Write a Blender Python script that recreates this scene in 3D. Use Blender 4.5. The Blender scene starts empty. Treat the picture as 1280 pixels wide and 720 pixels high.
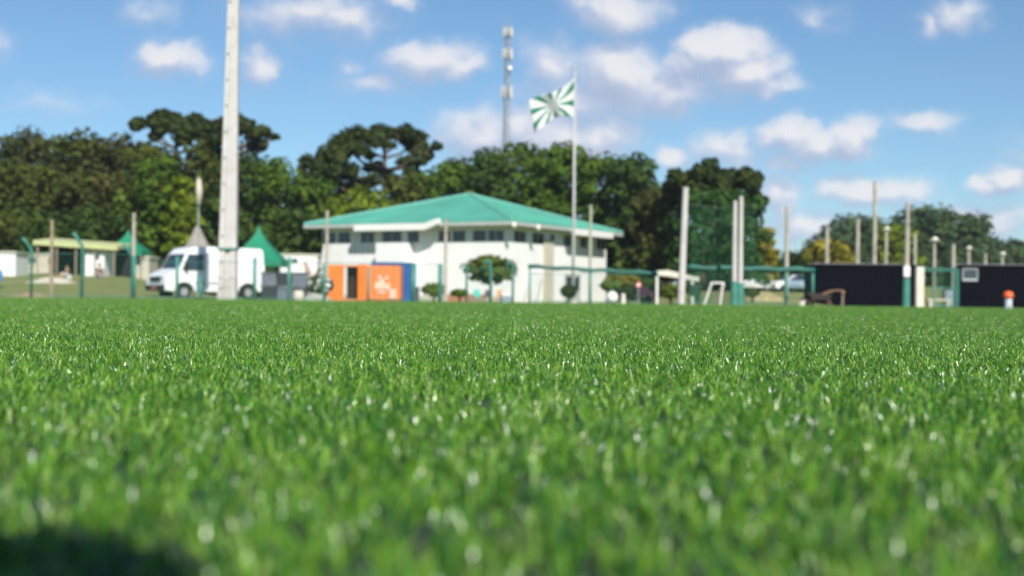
import bpy, math, random
import numpy as np
from mathutils import Vector, Matrix

C = bpy.context.scene.collection
R = math.radians
F = 1778.0                      # focal length, in pixels of the 1280 wide photograph
CAM_H = 0.14

# ------------------------------------------------------------------ camera
PITCH, ROLL = math.atan(14.0 / F), R(0.62)
Fv = Vector((0, math.cos(PITCH), math.sin(PITCH)))
R0 = Vector((1, 0, 0)); U0 = R0.cross(Fv)
Rv = R0 * math.cos(ROLL) + U0 * math.sin(ROLL)
Uv = U0 * math.cos(ROLL) - R0 * math.sin(ROLL)
cd = bpy.data.cameras.new('camera'); cam = bpy.data.objects.new('camera', cd); C.objects.link(cam)
M = Matrix((Rv, Uv, -Fv)).transposed().to_4x4(); M.translation = Vector((0, 0, CAM_H))
cam.matrix_world = M
cd.lens, cd.sensor_width, cd.clip_start, cd.clip_end = 50, 36, 0.02, 6000
cd.dof.use_dof = True; cd.dof.focus_distance = 3.5; cd.dof.aperture_fstop = 4.3
bpy.context.scene.camera = cam

# ------------------------------------------------------------------ exposure, sun, sky
sc = bpy.context.scene
sc.view_settings.view_transform = 'Standard'; sc.view_settings.look = 'None'
sc.view_settings.exposure = 0.38; sc.view_settings.gamma = 1.0
sc.view_settings.use_curve_mapping = False
try:
    sc.cycles.use_denoising = True
    sc.cycles.max_bounces = 6; sc.cycles.transparent_max_bounces = 16
    sc.cycles.sample_clamp_indirect = 4.0
    sc.cycles.caustics_reflective = False; sc.cycles.caustics_refractive = False
except Exception:
    pass
SUN_EL, SUN_AZ = R(38), R(17)          # behind the camera, to the right
to_sun = Vector((math.sin(SUN_AZ) * math.cos(SUN_EL), -math.cos(SUN_AZ) * math.cos(SUN_EL), math.sin(SUN_EL)))
sd = bpy.data.lights.new('sun', 'SUN'); sun = bpy.data.objects.new('sun', sd); C.objects.link(sun)
sd.energy = 4.8; sd.angle = R(0.53); sd.color = (1.0, 0.95, 0.87)
sun.rotation_mode = 'QUATERNION'; sun.rotation_quaternion = to_sun.to_track_quat('Z', 'Y')

def ray(px, py):
    return Fv + Rv * ((px - 640) / F) + Uv * ((360 - py) / F)
def P(px, py, D):
    """the point of the photograph's pixel at D metres in front of the camera"""
    d = ray(px, py); return Vector((0, 0, CAM_H)) + d * (D / d.y)
def X(px, D, py=350): return P(px, py, D).x
def Z(px, py, D): return P(px, py, D).z
def S(px, D): return px * D / F

class NT:
    def __init__(s, nt): s.nt = nt; s.n = nt.nodes; s.l = nt.links
    def add(s, t, **kw):
        n = s.n.new(t)
        for k, v in kw.items(): setattr(n, k, v)
        return n
    def link(s, a, b): s.l.new(a, b)
    def math(s, op, a, b=None, c=None, clamp=False):
        n = s.n.new('ShaderNodeMath'); n.operation = op; n.use_clamp = clamp
        for i, v in enumerate((a, b, c)):
            if v is None: continue
            if isinstance(v, (int, float)): n.inputs[i].default_value = v
            else: s.l.new(v, n.inputs[i])
        return n.outputs[0]
    def vmath(s, op, a, b=None):
        n = s.n.new('ShaderNodeVectorMath'); n.operation = op
        for i, v in enumerate((a, b)):
            if v is None: continue
            if isinstance(v, (tuple, list)): n.inputs[i].default_value = v
            else: s.l.new(v, n.inputs[i])
        return n
    def ramp(s, v, pts):
        n = s.n.new('ShaderNodeValToRGB'); e = n.color_ramp.elements
        while len(e) < len(pts): e.new(0.5)
        for el, (p, c) in zip(e, pts): el.position = p; el.color = (*c, 1) if len(c) == 3 else c
        s.l.new(v, n.inputs[0]); return n.outputs[0]

# clouds: every lobe is a direction of the sky (u = x/y, v = z/y)
CLOUDS = [(215, 75, 50, 21, .9), (190, 72, 26, 14, .6), (325, 80, 28, 21, .75), (385, 20, 100, 30, .62), (430, 28, 50, 24, .7), (495, 4, 20, 10, .7),
          (535, 73, 66, 24, .8), (570, 80, 40, 16, .8), (470, 103, 55, 16, .5), (435, 78, 22, 10, .4), (775, 16, 58, 28, .95), (760, 28, 40, 16, .6), (690, 82, 42, 34, .72),
          (775, 92, 60, 42, 1.05), (830, 110, 90, 32, .85), (905, 62, 54, 28, 1.3), (930, 88, 54, 28, 1.2), (865, 80, 36, 20, 1.0), (968, 108, 34, 16, .75), (740, 125, 100, 26, .7),
          (700, 170, 105, 34, .9), (600, 165, 60, 32, .85), (650, 160, 50, 26, .8), (750, 170, 50, 28, .9), (840, 202, 28, 18, .8), (905, 185, 60, 22, .65), (985, 172, 42, 22, .95),
          (1020, 182, 60, 20, .9), (1066, 174, 36, 24, .95), (990, 205, 40, 9, .5), (1155, 155, 56, 12, .62), (1075, 235, 58, 20, .85), (1120, 240, 50, 18, .75), (1195, 16, 40, 18, .55),
          (1158, 24, 20, 14, .6), (1258, 222, 34, 20, .9), (1232, 228, 22, 14, .8), (970, 235, 40, 26, .65), (1240, 275, 70, 22, .7), (185, 22, 30, 17, .42), (1030, 24, 26, 14, .38),
          (1010, 285, 90, 24, .6), (980, 255, 30, 16, .6), (60, 130, 60, 12, .25), (1320, 190, 60, 30, .8), (-60, 60, 60, 26, .8)]
w = bpy.data.worlds.new('World'); sc.world = w; w.use_nodes = True
nt = w.node_tree; nt.nodes.clear(); N = NT(nt)
grp = bpy.data.node_groups.new('cloud_field', 'ShaderNodeTree')
grp.interface.new_socket('Vector', in_out='INPUT', socket_type='NodeSocketVector')
grp.interface.new_socket('Value', in_out='OUTPUT', socket_type='NodeSocketFloat')
G = NT(grp); gi = G.add('NodeGroupInput'); go = G.add('NodeGroupOutput')
nz = G.add('ShaderNodeTexNoise'); nz.inputs['Scale'].default_value = 26; nz.inputs['Detail'].default_value = 5; nz.inputs['Roughness'].default_value = .55
G.link(gi.outputs[0], nz.inputs['Vector'])
wob = G.vmath('MULTIPLY', G.vmath('SUBTRACT', nz.outputs['Color'], (.5, .5, .5)).outputs[0], (.046, .034, 0)).outputs[0]
pv = G.vmath('ADD', gi.outputs[0], wob).outputs[0]
cur = None
for cx, cy, rx, ry, s in CLOUDS:
    d = ray(cx, cy); u0, v0 = d.x / d.y, d.z / d.y
    ln = G.vmath('LENGTH', G.vmath('MULTIPLY', G.vmath('SUBTRACT', pv, (u0, v0, 0)).outputs[0], (F / (rx * 1.22), F / (ry * 1.38), 0)).outputs[0]).outputs['Value']
    val = G.math('MULTIPLY_ADD', ln, -s, s)
    cur = val if cur is None else G.math('SMOOTH_MAX', cur, val, .12)
nz2 = G.add('ShaderNodeTexNoise'); nz2.inputs['Scale'].default_value = 75; nz2.inputs['Detail'].default_value = 4
G.link(gi.outputs[0], nz2.inputs['Vector'])
cur = G.math('ADD', cur, G.math('MULTIPLY_ADD', nz2.outputs['Fac'], .34, -.17))
G.link(cur, go.inputs[0])

tc = N.add('ShaderNodeTexCoord'); sep = N.add('ShaderNodeSeparateXYZ'); N.link(tc.outputs['Generated'], sep.inputs[0])
yy = N.math('MAXIMUM', sep.outputs[1], .02)
comb = N.add('ShaderNodeCombineXYZ')
N.link(N.math('DIVIDE', sep.outputs[0], yy), comb.inputs[0]); N.link(N.math('DIVIDE', sep.outputs[2], yy), comb.inputs[1])
f1 = N.add('ShaderNodeGroup'); f1.node_tree = grp; N.link(comb.outputs[0], f1.inputs[0])
f2 = N.add('ShaderNodeGroup'); f2.node_tree = grp
N.link(N.vmath('ADD', comb.outputs[0], (.006, .013, 0)).outputs[0], f2.inputs[0])
dens = N.math('MULTIPLY', N.ramp(N.math('ADD', f1.outputs[0], .17), [(.02, (0, 0, 0)), (.22, (.10,) * 3), (.36, (.30,) * 3), (.52, (.66,) * 3), (.72, (.86,) * 3), (1, (.94,) * 3)]), N.math('GREATER_THAN', sep.outputs[1], .03))
# the top of a cloud faces the sun, its underside is grey
lit = N.math('SUBTRACT', f1.outputs[0], f2.outputs[0])
ccol = N.ramp(N.math('MULTIPLY_ADD', lit, 1.3, .45, clamp=True), [(.0, (.36, .42, .56)), (.45, (.44, .49, .62)), (.75, (.58, .60, .68)), (1, (.72, .71, .73))])
sky = N.add('ShaderNodeTexSky'); sky.sky_type = 'NISHITA'; sky.sun_disc = False
sky.sun_elevation = SUN_EL; sky.sun_rotation = math.pi - SUN_AZ
sky.altitude = 900; sky.air_density = 1.0; sky.dust_density = .3; sky.ozone_density = 2.2
bg1 = N.add('ShaderNodeBackground'); N.link(N.vmath('MULTIPLY', sky.outputs[0], (.75, .96, 1.09)).outputs[0], bg1.inputs[0]); bg1.inputs[1].default_value = .074
bg2 = N.add('ShaderNodeBackground'); N.link(ccol, bg2.inputs[0]); bg2.inputs[1].default_value = .94
mx = N.add('ShaderNodeMixShader'); N.link(dens, mx.inputs[0]); N.link(bg1.outputs[0], mx.inputs[1]); N.link(bg2.outputs[0], mx.inputs[2])
wo = N.add('ShaderNodeOutputWorld'); N.link(mx.outputs[0], wo.inputs[0])

# ------------------------------------------------------------------ materials
MATS = {}
def mat(name, col, rough=.6, var=.12, scale=3.0, metal=0.0, dirt=None, bump=0, spec=.5, tr=0.0):
    if name in MATS: return MATS[name]
    m = bpy.data.materials.new(name); m.use_nodes = True; n = NT(m.node_tree); b = n.n['Principled BSDF']
    t = n.add('ShaderNodeTexCoord'); z = n.add('ShaderNodeTexNoise'); z.inputs['Scale'].default_value = scale; z.inputs['Detail'].default_value = 6
    n.link(t.outputs['Object'], z.inputs['Vector'])
    lo = tuple(c * (1 - var) for c in col); hi = tuple(min(1, c * (1 + var)) for c in col)
    pts = [(.3, lo), (.7, hi)]
    if dirt: pts = [(.3, dirt), (.42, lo), (.7, hi)]
    n.link(n.ramp(z.outputs['Fac'], pts), b.inputs['Base Color'])
    b.inputs['Roughness'].default_value = rough; b.inputs['Metallic'].default_value = metal
    b.inputs['Specular IOR Level'].default_value = spec
    if bump:
        bp = n.add('ShaderNodeBump'); bp.inputs['Strength'].default_value = bump; bp.inputs['Distance'].default_value = .02
        n.link(z.outputs['Fac'], bp.inputs['Height']); n.link(bp.outputs[0], b.inputs['Normal'])
    MATS[name] = m; return m

concrete = mat('pale_concrete', (.53, .52, .49), .85, .06, 2.5, dirt=(.42, .41, .38), bump=.15)
conc2 = mat('weathered_concrete', (.42, .39, .33), .9, .18, 2.0, dirt=(.24, .22, .18), bump=.3)
wood = mat('weathered_wood', (.30, .24, .17), .9, .2, 6)
white = mat('white_paint', (.78, .77, .74), .6, .04, 1.2)
wallw = mat('white_wall_plaster', (.76, .76, .75), .85, .02, .5, dirt=(.66, .65, .62))
vanw = mat('white_van_paint', (.80, .81, .82), .3, .02, 2)
teal = mat('teal_roof_sheet', (.085, .355, .265), .6, .10, .35, dirt=(.07, .28, .21))
tealdk = mat('dark_teal_paint', (.012, .115, .085), .55, .2, 3)
tealpost = mat('green_post_paint', (.05, .22, .17), .5, .2, 3)
soffit = mat('grey_soffit', (.42, .43, .42), .8, .08)
glassd = mat('dark_window_glass', (.03, .045, .06), .12, .3, 4, spec=.8)
grey = mat('grey_metal', (.35, .36, .37), .45, .1, metal=.3)
galv = mat('galvanised_steel', (.50, .51, .52), .4, .1, metal=.5)
black = mat('black_paint', (.003, .004, .007), .85, .3, 2, spec=.05)
rubber = mat('black_rubber', (.015, .015, .016), .8, .2)
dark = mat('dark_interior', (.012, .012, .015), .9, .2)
orange = mat('orange_paint', (.80, .17, .01), .5, .08, 1.5)
salmon = mat('faded_orange_paint', (.78, .205, .05), .55, .08, 1.5)
blue = mat('blue_paint', (.015, .09, .30), .5, .15, 1.5)
tentg = mat('green_tent_fabric', (.006, .20, .10), .7, .1, 1.5)
ylroof = mat('pale_green_roof_sheet', (.46, .50, .24), .7, .1, 1.5)
cream = mat('cream_paint', (.62, .60, .50), .7, .08, 2)
beige = mat('beige_render', (.50, .46, .37), .85, .08, 2)
darkgrey = mat('charcoal_plastic', (.07, .075, .09), .5, .3, 5)
bluegrey = mat('blue_grey_plastic', (.26, .29, .36), .5, .2, 5)
red = mat('red_paint', (.55, .03, .03), .5, .1)
pink = mat('faded_red_plate', (.50, .12, .14), .5, .1)
skin = mat('skin', (.42, .24, .16), .6, .05)
cloth_w = mat('white_cloth', (.75, .75, .75), .9, .05)
cloth_d = mat('dark_cloth', (.03, .035, .05), .9, .2)
bark = mat('tree_bark', (.13, .095, .065), .95, .3, 4, bump=.5)
barkp = mat('pale_pine_bark', (.12, .09, .07), .95, .25, 4, bump=.5)
lampglass = mat('lamp_glass', (.75, .73, .62), .25, .05)

def foliage(name, a, b, c=None, trans=.25):
    if name in MATS: return MATS[name]
    m = bpy.data.materials.new(name); m.use_nodes = True; n = NT(m.node_tree); bs = n.n['Principled BSDF']; out = n.n['Material Output']
    at = n.add('ShaderNodeAttribute'); at.attribute_name = 'shade'
    t = n.add('ShaderNodeTexCoord'); z = n.add('ShaderNodeTexNoise'); z.inputs['Scale'].default_value = .45; z.inputs['Detail'].default_value = 2
    n.link(t.outputs['Object'], z.inputs['Vector'])
    v = n.math('ADD', n.math('MULTIPLY', at.outputs['Fac'], .55), n.math('MULTIPLY_ADD', z.outputs['Fac'], 1.3, -.45), clamp=True)
    col = n.ramp(v, [(.1, a), (.75, b), (1, c or b)])
    n.link(col, bs.inputs['Base Color']); bs.inputs['Roughness'].default_value = .7; bs.inputs['Specular IOR Level'].default_value = .12
    tb = n.add('ShaderNodeBsdfTranslucent'); n.link(col, tb.inputs[0])
    mx = n.add('ShaderNodeMixShader'); mx.inputs[0].default_value = trans
    n.link(bs.outputs[0], mx.inputs[1]); n.link(tb.outputs[0], mx.inputs[2]); n.link(mx.outputs[0], out.inputs[0])
    MATS[name] = m; return m
FO = {
 'olive': foliage('olive_leaves', (.040, .058, .010), (.100, .122, .022), (.15, .17, .03)),
 'dark': foliage('dark_leaves', (.024, .054, .011), (.070, .116, .022), (.11, .15, .03)),
 'green': foliage('green_leaves', (.032, .080, .010), (.105, .170, .020), (.16, .21, .03)),
 'brown': foliage('brownish_leaves', (.036, .046, .010), (.092, .098, .022), (.13, .13, .03)),
 'lime': foliage('lime_leaves', (.07, .12, .008), (.19, .25, .02), (.28, .31, .025)),
 'yellow': foliage('yellow_leaves', (.13, .13, .012), (.34, .28, .03), (.45, .35, .04)),
 'pine': foliage('pine_needles', (.022, .042, .012), (.062, .085, .020), (.10, .12, .03)),
 'hazy': foliage('haze_tinted_leaves', (.032, .070, .030), (.080, .130, .045), (.12, .17, .05)),  # bluish distance haze is mixed into these leaf colours
 'net': foliage('bright_green_leaves', (.020, .062, .014), (.055, .125, .028), (.08, .16, .035)),
 'clip': foliage('clipped_leaves', (.085, .135, .022), (.17, .225, .035), (.22, .26, .05)),
}

# ------------------------------------------------------------------ mesh helpers
class MB:
    def __init__(s): s.v = []; s.f = []; s.k = []
    def add(s, vs, fs, k=0):
        o = len(s.v); s.v += [tuple(v) for v in vs]; s.f += [tuple(i + o for i in f) for f in fs]; s.k += [k] * len(fs); return s
    def box(s, c, d, rz=0, k=0, tilt=0):
        x, y, z = (t / 2 for t in d); m = Matrix.Rotation(rz, 3, 'Z') @ Matrix.Rotation(tilt, 3, 'Y')
        vs = [Vector(c) + m @ Vector((a * x, b * y, e * z)) for e in (-1, 1) for a, b in ((-1, -1), (1, -1), (1, 1), (-1, 1))]
        return s.add(vs, [(0, 3, 2, 1), (4, 5, 6, 7), (0, 1, 5, 4), (1, 2, 6, 5), (2, 3, 7, 6), (3, 0, 4, 7)], k)
    def span(s, a, b, k=0):     # box between two corners
        return s.box([(p + q) / 2 for p, q in zip(a, b)], [abs(p - q) for p, q in zip(a, b)], 0, k)
    def tube(s, pts, rad, n=8, k=0, cap=True):
        pts = [Vector(p) for p in pts]
        if not isinstance(rad, (list, tuple)): rad = [rad] * len(pts)
        rings = []; prev = None
        for i, p in enumerate(pts):
            t = (pts[min(i + 1, len(pts) - 1)] - pts[max(i - 1, 0)]).normalized()
            a = Vector((0, 0, 1)) if abs(t.z) < .95 else Vector((1, 0, 0))
            if prev is not None: a = prev
            b = t.cross(a)
            if b.length < 1e-4: b = t.orthogonal()
            b.normalize(); a = b.cross(t).normalized(); prev = a
            rings.append([p + (a * math.cos(2 * math.pi * j / n) + b * math.sin(2 * math.pi * j / n)) * rad[i] for j in range(n)])
        vs = [v for r in rings for v in r]; fs = []
        for i in range(len(pts) - 1):
            for j in range(n):
                q = (j + 1) % n; fs.append((i * n + j, i * n + q, (i + 1) * n + q, (i + 1) * n + j))
        if cap: fs += [tuple(range(n))[::-1], tuple((len(pts) - 1) * n + j for j in range(n))]
        return s.add(vs, fs, k)
    def prism(s, poly, y0, y1, k=0):   # polygon in x,z extruded along y
        n = len(poly); vs = [(x, y0, z) for x, z in poly] + [(x, y1, z) for x, z in poly]
        fs = [tuple(range(n)), tuple(range(2 * n - 1, n - 1, -1))] + [(i, i + n, (i + 1) % n + n, (i + 1) % n) for i in range(n)]
        return s.add(vs, fs, k)
    def ball(s, c, r, n=12, m=8, k=0):
        if not isinstance(r, (list, tuple)): r = (r, r, r)
        vs = [(c[0] + r[0] * math.sin(math.pi * i / m) * math.cos(2 * math.pi * j / n), c[1] + r[1] * math.sin(math.pi * i / m) * math.sin(2 * math.pi * j / n), c[2] + r[2] * math.cos(math.pi * i / m)) for i in range(m + 1) for j in range(n)]
        return s.add(vs, [(i * n + j, (i + 1) * n + j, (i + 1) * n + (j + 1) % n, i * n + (j + 1) % n) for i in range(m) for j in range(n)], k)
    def build(s, name, mats, parent=None, smooth=False, bevel=0):
        me = bpy.data.meshes.new(name); me.from_pydata([tuple(v) for v in s.v], [], s.f)
        if not isinstance(mats, (list, tuple)): mats = [mats]
        for m in mats: me.materials.append(m)
        me.polygons.foreach_set('material_index', s.k)
        if smooth: me.polygons.foreach_set('use_smooth', [True] * len(me.polygons))
        me.validate(); me.update()
        import bmesh
        b = bmesh.new(); b.from_mesh(me); bmesh.ops.recalc_face_normals(b, faces=b.faces); b.to_mesh(me); b.free()
        o = bpy.data.objects.new(name, me); C.objects.link(o); o.parent = parent
        if bevel:
            bv = o.modifiers.new('bevel', 'BEVEL'); bv.width = bevel; bv.segments = 2; bv.limit_method = 'ANGLE'
        return o
def tag(o, label=None, cat=None, group=None, kind=None):
    for k, v in (('label', label), ('category', cat), ('group', group), ('kind', kind)):
        if v: o[k] = v
    return o
def empty(name, loc, rz=0, **kw):
    o = bpy.data.objects.new(name, None); C.objects.link(o); o.location = loc; o.rotation_euler = (0, 0, rz); o.empty_display_size = .2
    return tag(o, **kw)
def np_mesh(name, verts, quads, mats, shade=None, parent=None):
    me = bpy.data.meshes.new(name); nv, nf = len(verts), len(quads)
    me.vertices.add(nv); me.vertices.foreach_set('co', verts.astype(np.float32).ravel())
    me.loops.add(nf * 4); me.loops.foreach_set('vertex_index', quads.astype(np.int32).ravel())
    me.polygons.add(nf); me.polygons.foreach_set('loop_start', np.arange(0, nf * 4, 4, dtype=np.int32))
    for m in mats: me.materials.append(m)
    me.update(calc_edges=True)
    if shade is not None:
        a = me.attributes.new('shade', 'FLOAT', 'POINT'); a.data.foreach_set('value', shade.astype(np.float32))
    o = bpy.data.objects.new(name, me); C.objects.link(o); o.parent = parent
    return o

# ------------------------------------------------------------------ terrain
def sm(a, b, t):
    t = np.clip((t - a) / (b - a), 0, 1); return t * t * (3 - 2 * t)
def zt(x, y):
    x = np.asarray(x, float); y = np.asarray(y, float)
    left = 1 - sm(-26, -17, x / np.maximum(y, 1) * 90); rx_ = x / np.maximum(y, 1) * 90; right = sm(6, 13, rx_) * (1 - sm(17.5, 19.5, rx_) * (1 - sm(95, 120, y)))
    z = -.05 + sm(60, 108, y) * (1.75 * left + .95 * right) + sm(112, 170, y) * 1.2 + sm(150, 420, y) * 3.0 * right
    z = z + .05 * np.sin(x * .31 + 1) * np.sin(y * .23) * sm(56, 75, y) * (left + right)
    return z
def gz(x, y): return float(zt(x, y))
xs = np.concatenate([np.linspace(-2500, -160, 14), np.linspace(-150, 150, 151), np.linspace(160, 2500, 14)])
ys = np.concatenate([np.linspace(-300, 40, 18), np.linspace(44, 180, 120), np.linspace(190, 500, 40), np.linspace(600, 4000, 14)])
gx, gy = np.meshgrid(xs, ys); vv = np.stack([gx.ravel(), gy.ravel(), zt(gx, gy).ravel()], 1)
nx, ny = len(xs), len(ys); ii = (np.arange(ny - 1)[:, None] * nx + np.arange(nx - 1)[None]).ravel()
gm = bpy.data.materials.new('rough_grass_ground'); gm.use_nodes = True; n = NT(gm.node_tree); b = n.n['Principled BSDF']
t = n.add('ShaderNodeTexCoord'); z1 = n.add('ShaderNodeTexNoise'); z1.inputs['Scale'].default_value = .22; z1.inputs['Detail'].default_value = 8; n.link(t.outputs['Object'], z1.inputs['Vector'])
z2 = n.add('ShaderNodeTexNoise'); z2.inputs['Scale'].default_value = 3; z2.inputs['Detail'].default_value = 6; n.link(t.outputs['Object'], z2.inputs['Vector'])
v = n.math('ADD', n.math('MULTIPLY', z1.outputs['Fac'], .7), n.math('MULTIPLY', z2.outputs['Fac'], .3))
n.link(n.ramp(v, [(.36, (.30, .23, .12)), (.43, (.20, .20, .06)), (.52, (.15, .20, .045)), (.64, (.26, .27, .08))]), b.inputs['Base Color']); b.inputs['Roughness'].default_value = .95
bp = n.add('ShaderNodeBump'); bp.inputs['Distance'].default_value = .1; n.link(z2.outputs['Fac'], bp.inputs['Height']); n.link(bp.outputs[0], b.inputs['Normal'])
o = np_mesh('ground', vv, np.stack([ii, ii + 1, ii + nx + 1, ii + nx], 1), [gm]); tag(o, kind='structure')
dirt = mat('bare_dirt', (.30, .205, .12), .95, .25, .8, bump=.5)
o = MB().span((-70, 53.4, -.046), (70, 59, -.03)).build('dirt_path', dirt); tag(o, kind='structure')
base = mat('turf_infill', (.012, .030, .010), .95, .4, 60)
EDGE = 53.0
o = MB().span((-60, -14, -.06), (60, EDGE, 0)).build('turf_base', base); tag(o, kind='structure')

# ------------------------------------------------------------------ turf blades (one object, instanced patches)
rng = np.random.default_rng(7)
def blades(size, dens, wid, hgt, per=7):
    n = int(size * size * dens); tn = n // per
    tx = rng.uniform(-size / 2, size / 2, (tn * 3, 2)); kk = 2 * math.pi / size
    gap = sum(np.sin(tx[:, 0] * kk * a + b) * np.sin(tx[:, 1] * kk * c + d) for a, b, c, d in ((11, 1, 9, 2), (17, 4, 19, 0), (31, 3, 27, 5), (41, 2, 43, 1)))
    tx = tx[gap + rng.normal(0, .3, tn * 3) > .1][:tn]; tn = len(tx); n = tn * per; ti = np.repeat(np.arange(tn), per)
    # long soft waves in how the pile lies
    g = rng.uniform(0, 6.28, 4); k = 2 * math.pi / size
    lay = np.sin(tx[:, 0] * k * 2 + g[0]) + np.sin(tx[:, 1] * k * 3 + g[1]); layh = 1 + .12 * np.sin(tx[:, 0] * k * 3 + g[2]) * np.sin(tx[:, 1] * k * 2 + g[3])
    p = tx[ti] + rng.normal(0, wid * 1.3, (n, 2))
    az = rng.uniform(0, 2 * math.pi, n)
    L = hgt * layh[ti] * rng.normal(1, .2, tn)[ti].clip(.5, 1.5) * rng.normal(1, .2, n).clip(.45, 1.6)
    th0 = np.abs(rng.normal(.15, .36, n)); curl = np.abs(rng.normal(.9, .8, n))
    wv = wid * rng.uniform(.7, 1.25, n); tw = rng.normal(0, .7, n)
    rows = []; pos = np.stack([p[:, 0], p[:, 1], np.zeros(n)], 1); SEG = 4
    for i in range(SEG + 1):
        f = i / SEG; th = th0 + curl * f ** 1.6; a2 = az + math.pi / 2 + tw * (1 + .5 * f)
        side = np.stack([np.cos(a2), np.sin(a2), np.zeros(n)], 1) * (wv * (1 - .62 * f ** 2.2) / 2)[:, None]
        rows += [pos - side, pos + side]
        if i < SEG:
            pos = pos + np.stack([np.cos(az) * np.sin(th), np.sin(az) * np.sin(th), np.cos(th)], 1) * (L / SEG)[:, None]
    V = np.stack(rows, 1).reshape(-1, 3); m = 2 * (SEG + 1)
    q = np.array([[2 * i, 2 * i + 1, 2 * i + 3, 2 * i + 2] for i in range(SEG)])
    Q = (np.arange(n)[:, None, None] * m + q[None]).reshape(-1, 4)
    sh = (rng.uniform(0, 1, n) ** 1.15 * .7 + rng.uniform(0, 1, tn)[ti] * .3)
    return V, Q, np.repeat(sh, m)
VAR = [(.4, 25000, .0018, .0175), (.4, 25000, .0017, .018), (.4, 25000, .0019, .017), (1.6, 10000, .0031, .019), (1.6, 10000, .0031, .019)]
Vs, Qs, Sh, Tg, Rt = [], [], [], [], []; off = 0
for i, a in enumerate(VAR):
    V, Q, s = blades(*a); Vs.append(V); Qs.append(Q + off); Sh.append(s); Tg.append(np.full(len(V), i)); Rt.append(np.zeros(len(V))); off += len(V)
pts = []
def fill(y0, y1, step, vs):
    y = y0 + step / 2
    while y < y1 + step * .4:
        hw = .40 * (y + step) + 1.3; nxx = int(math.ceil(hw / step))
        for k in range(-nxx, nxx + 1): pts.append((k * step, min(y, EDGE - step / 2), int(rng.choice(vs)) + 10, rng.integers(0, 4) * math.pi / 2))
        y += step
NEAR_TO = .1 + .4 * 25
fill(.1, NEAR_TO, .4, [0, 1, 2]); fill(NEAR_TO, EDGE, 1.6, [3, 4])
pts = np.array(pts)
Vs.append(np.stack([pts[:, 0], pts[:, 1], np.zeros(len(pts))], 1)); Sh.append(np.zeros(len(pts))); Tg.append(pts[:, 2]); Rt.append(pts[:, 3])
gmt = bpy.data.materials.new('turf_fibre'); gmt.use_nodes = True; n = NT(gmt.node_tree); bs = n.n['Principled BSDF']; out = n.n['Material Output']
at = n.add('ShaderNodeAttribute'); at.attribute_name = 'shade'
col = n.ramp(at.outputs['Fac'], [(.0, (.006, .048, .018)), (.15, (.012, .085, .026)), (.32, (.038, .155, .015)), (.53, (.115, .295, .014)), (.73, (.215, .42, .032)), (.90, (.38, .52, .15)), (1, (.50, .56, .34))])
n.link(col, bs.inputs['Base Color']); bs.inputs['Roughness'].default_value = .29; bs.inputs['Specular IOR Level'].default_value = .6
tb = n.add('ShaderNodeBsdfTranslucent'); n.link(col, tb.inputs[0]); mx = n.add('ShaderNodeMixShader'); mx.inputs[0].default_value = .15
n.link(bs.outputs[0], mx.inputs[1]); n.link(tb.outputs[0], mx.inputs[2]); n.link(mx.outputs[0], out.inputs[0])
turf = np_mesh('turf_grass', np.concatenate(Vs), np.concatenate(Qs), [gmt], np.concatenate(Sh))
for nm, arr, ty in (('patch', np.concatenate(Tg), 'INT'), ('turn', np.concatenate(Rt), 'FLOAT')):
    a = turf.data.attributes.new(nm, ty, 'POINT'); a.data.foreach_set('value', arr.astype(np.int32 if ty == 'INT' else np.float32))
turf.data.polygons.foreach_set('use_smooth', [True] * len(turf.data.polygons))
tag(turf, 'short glossy green artificial turf fibres covering the whole foreground pitch', 'artificial turf', kind='stuff')
gt = bpy.data.node_groups.new('turf_patches', 'GeometryNodeTree')
gt.interface.new_socket('Geometry', in_out='INPUT', socket_type='NodeSocketGeometry'); gt.interface.new_socket('Geometry', in_out='OUTPUT', socket_type='NodeSocketGeometry')
gn, gl = gt.nodes, gt.links; gin = gn.new('NodeGroupInput'); gout = gn.new('NodeGroupOutput'); join = gn.new('GeometryNodeJoinGeometry')
def named(nm, ty):
    a = gn.new('GeometryNodeInputNamedAttribute'); a.data_type = ty; a.inputs[0].default_value = nm; return a.outputs[0]
pa, ta = named('patch', 'INT'), named('turn', 'FLOAT')
for i in range(len(VAR)):
    sel = []
    for val in (10 + i, i):
        c = gn.new('FunctionNodeCompare'); c.data_type = 'INT'; c.operation = 'EQUAL'; gl.new(pa, c.inputs[2]); c.inputs[3].default_value = val
        s = gn.new('GeometryNodeSeparateGeometry'); s.domain = 'POINT'; gl.new(gin.outputs[0], s.inputs[0]); gl.new(c.outputs[0], s.inputs[1]); sel.append(s.outputs[0])
    ip = gn.new('GeometryNodeInstanceOnPoints'); gl.new(sel[0], ip.inputs['Points']); gl.new(sel[1], ip.inputs['Instance'])
    cx = gn.new('ShaderNodeCombineXYZ'); gl.new(ta, cx.inputs[2]); gl.new(cx.outputs[0], ip.inputs['Rotation']); gl.new(ip.outputs[0], join.inputs[0])
gl.new(join.outputs[0], gout.inputs[0])
turf.modifiers.new('patches', 'NODES').node_group = gt

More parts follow.
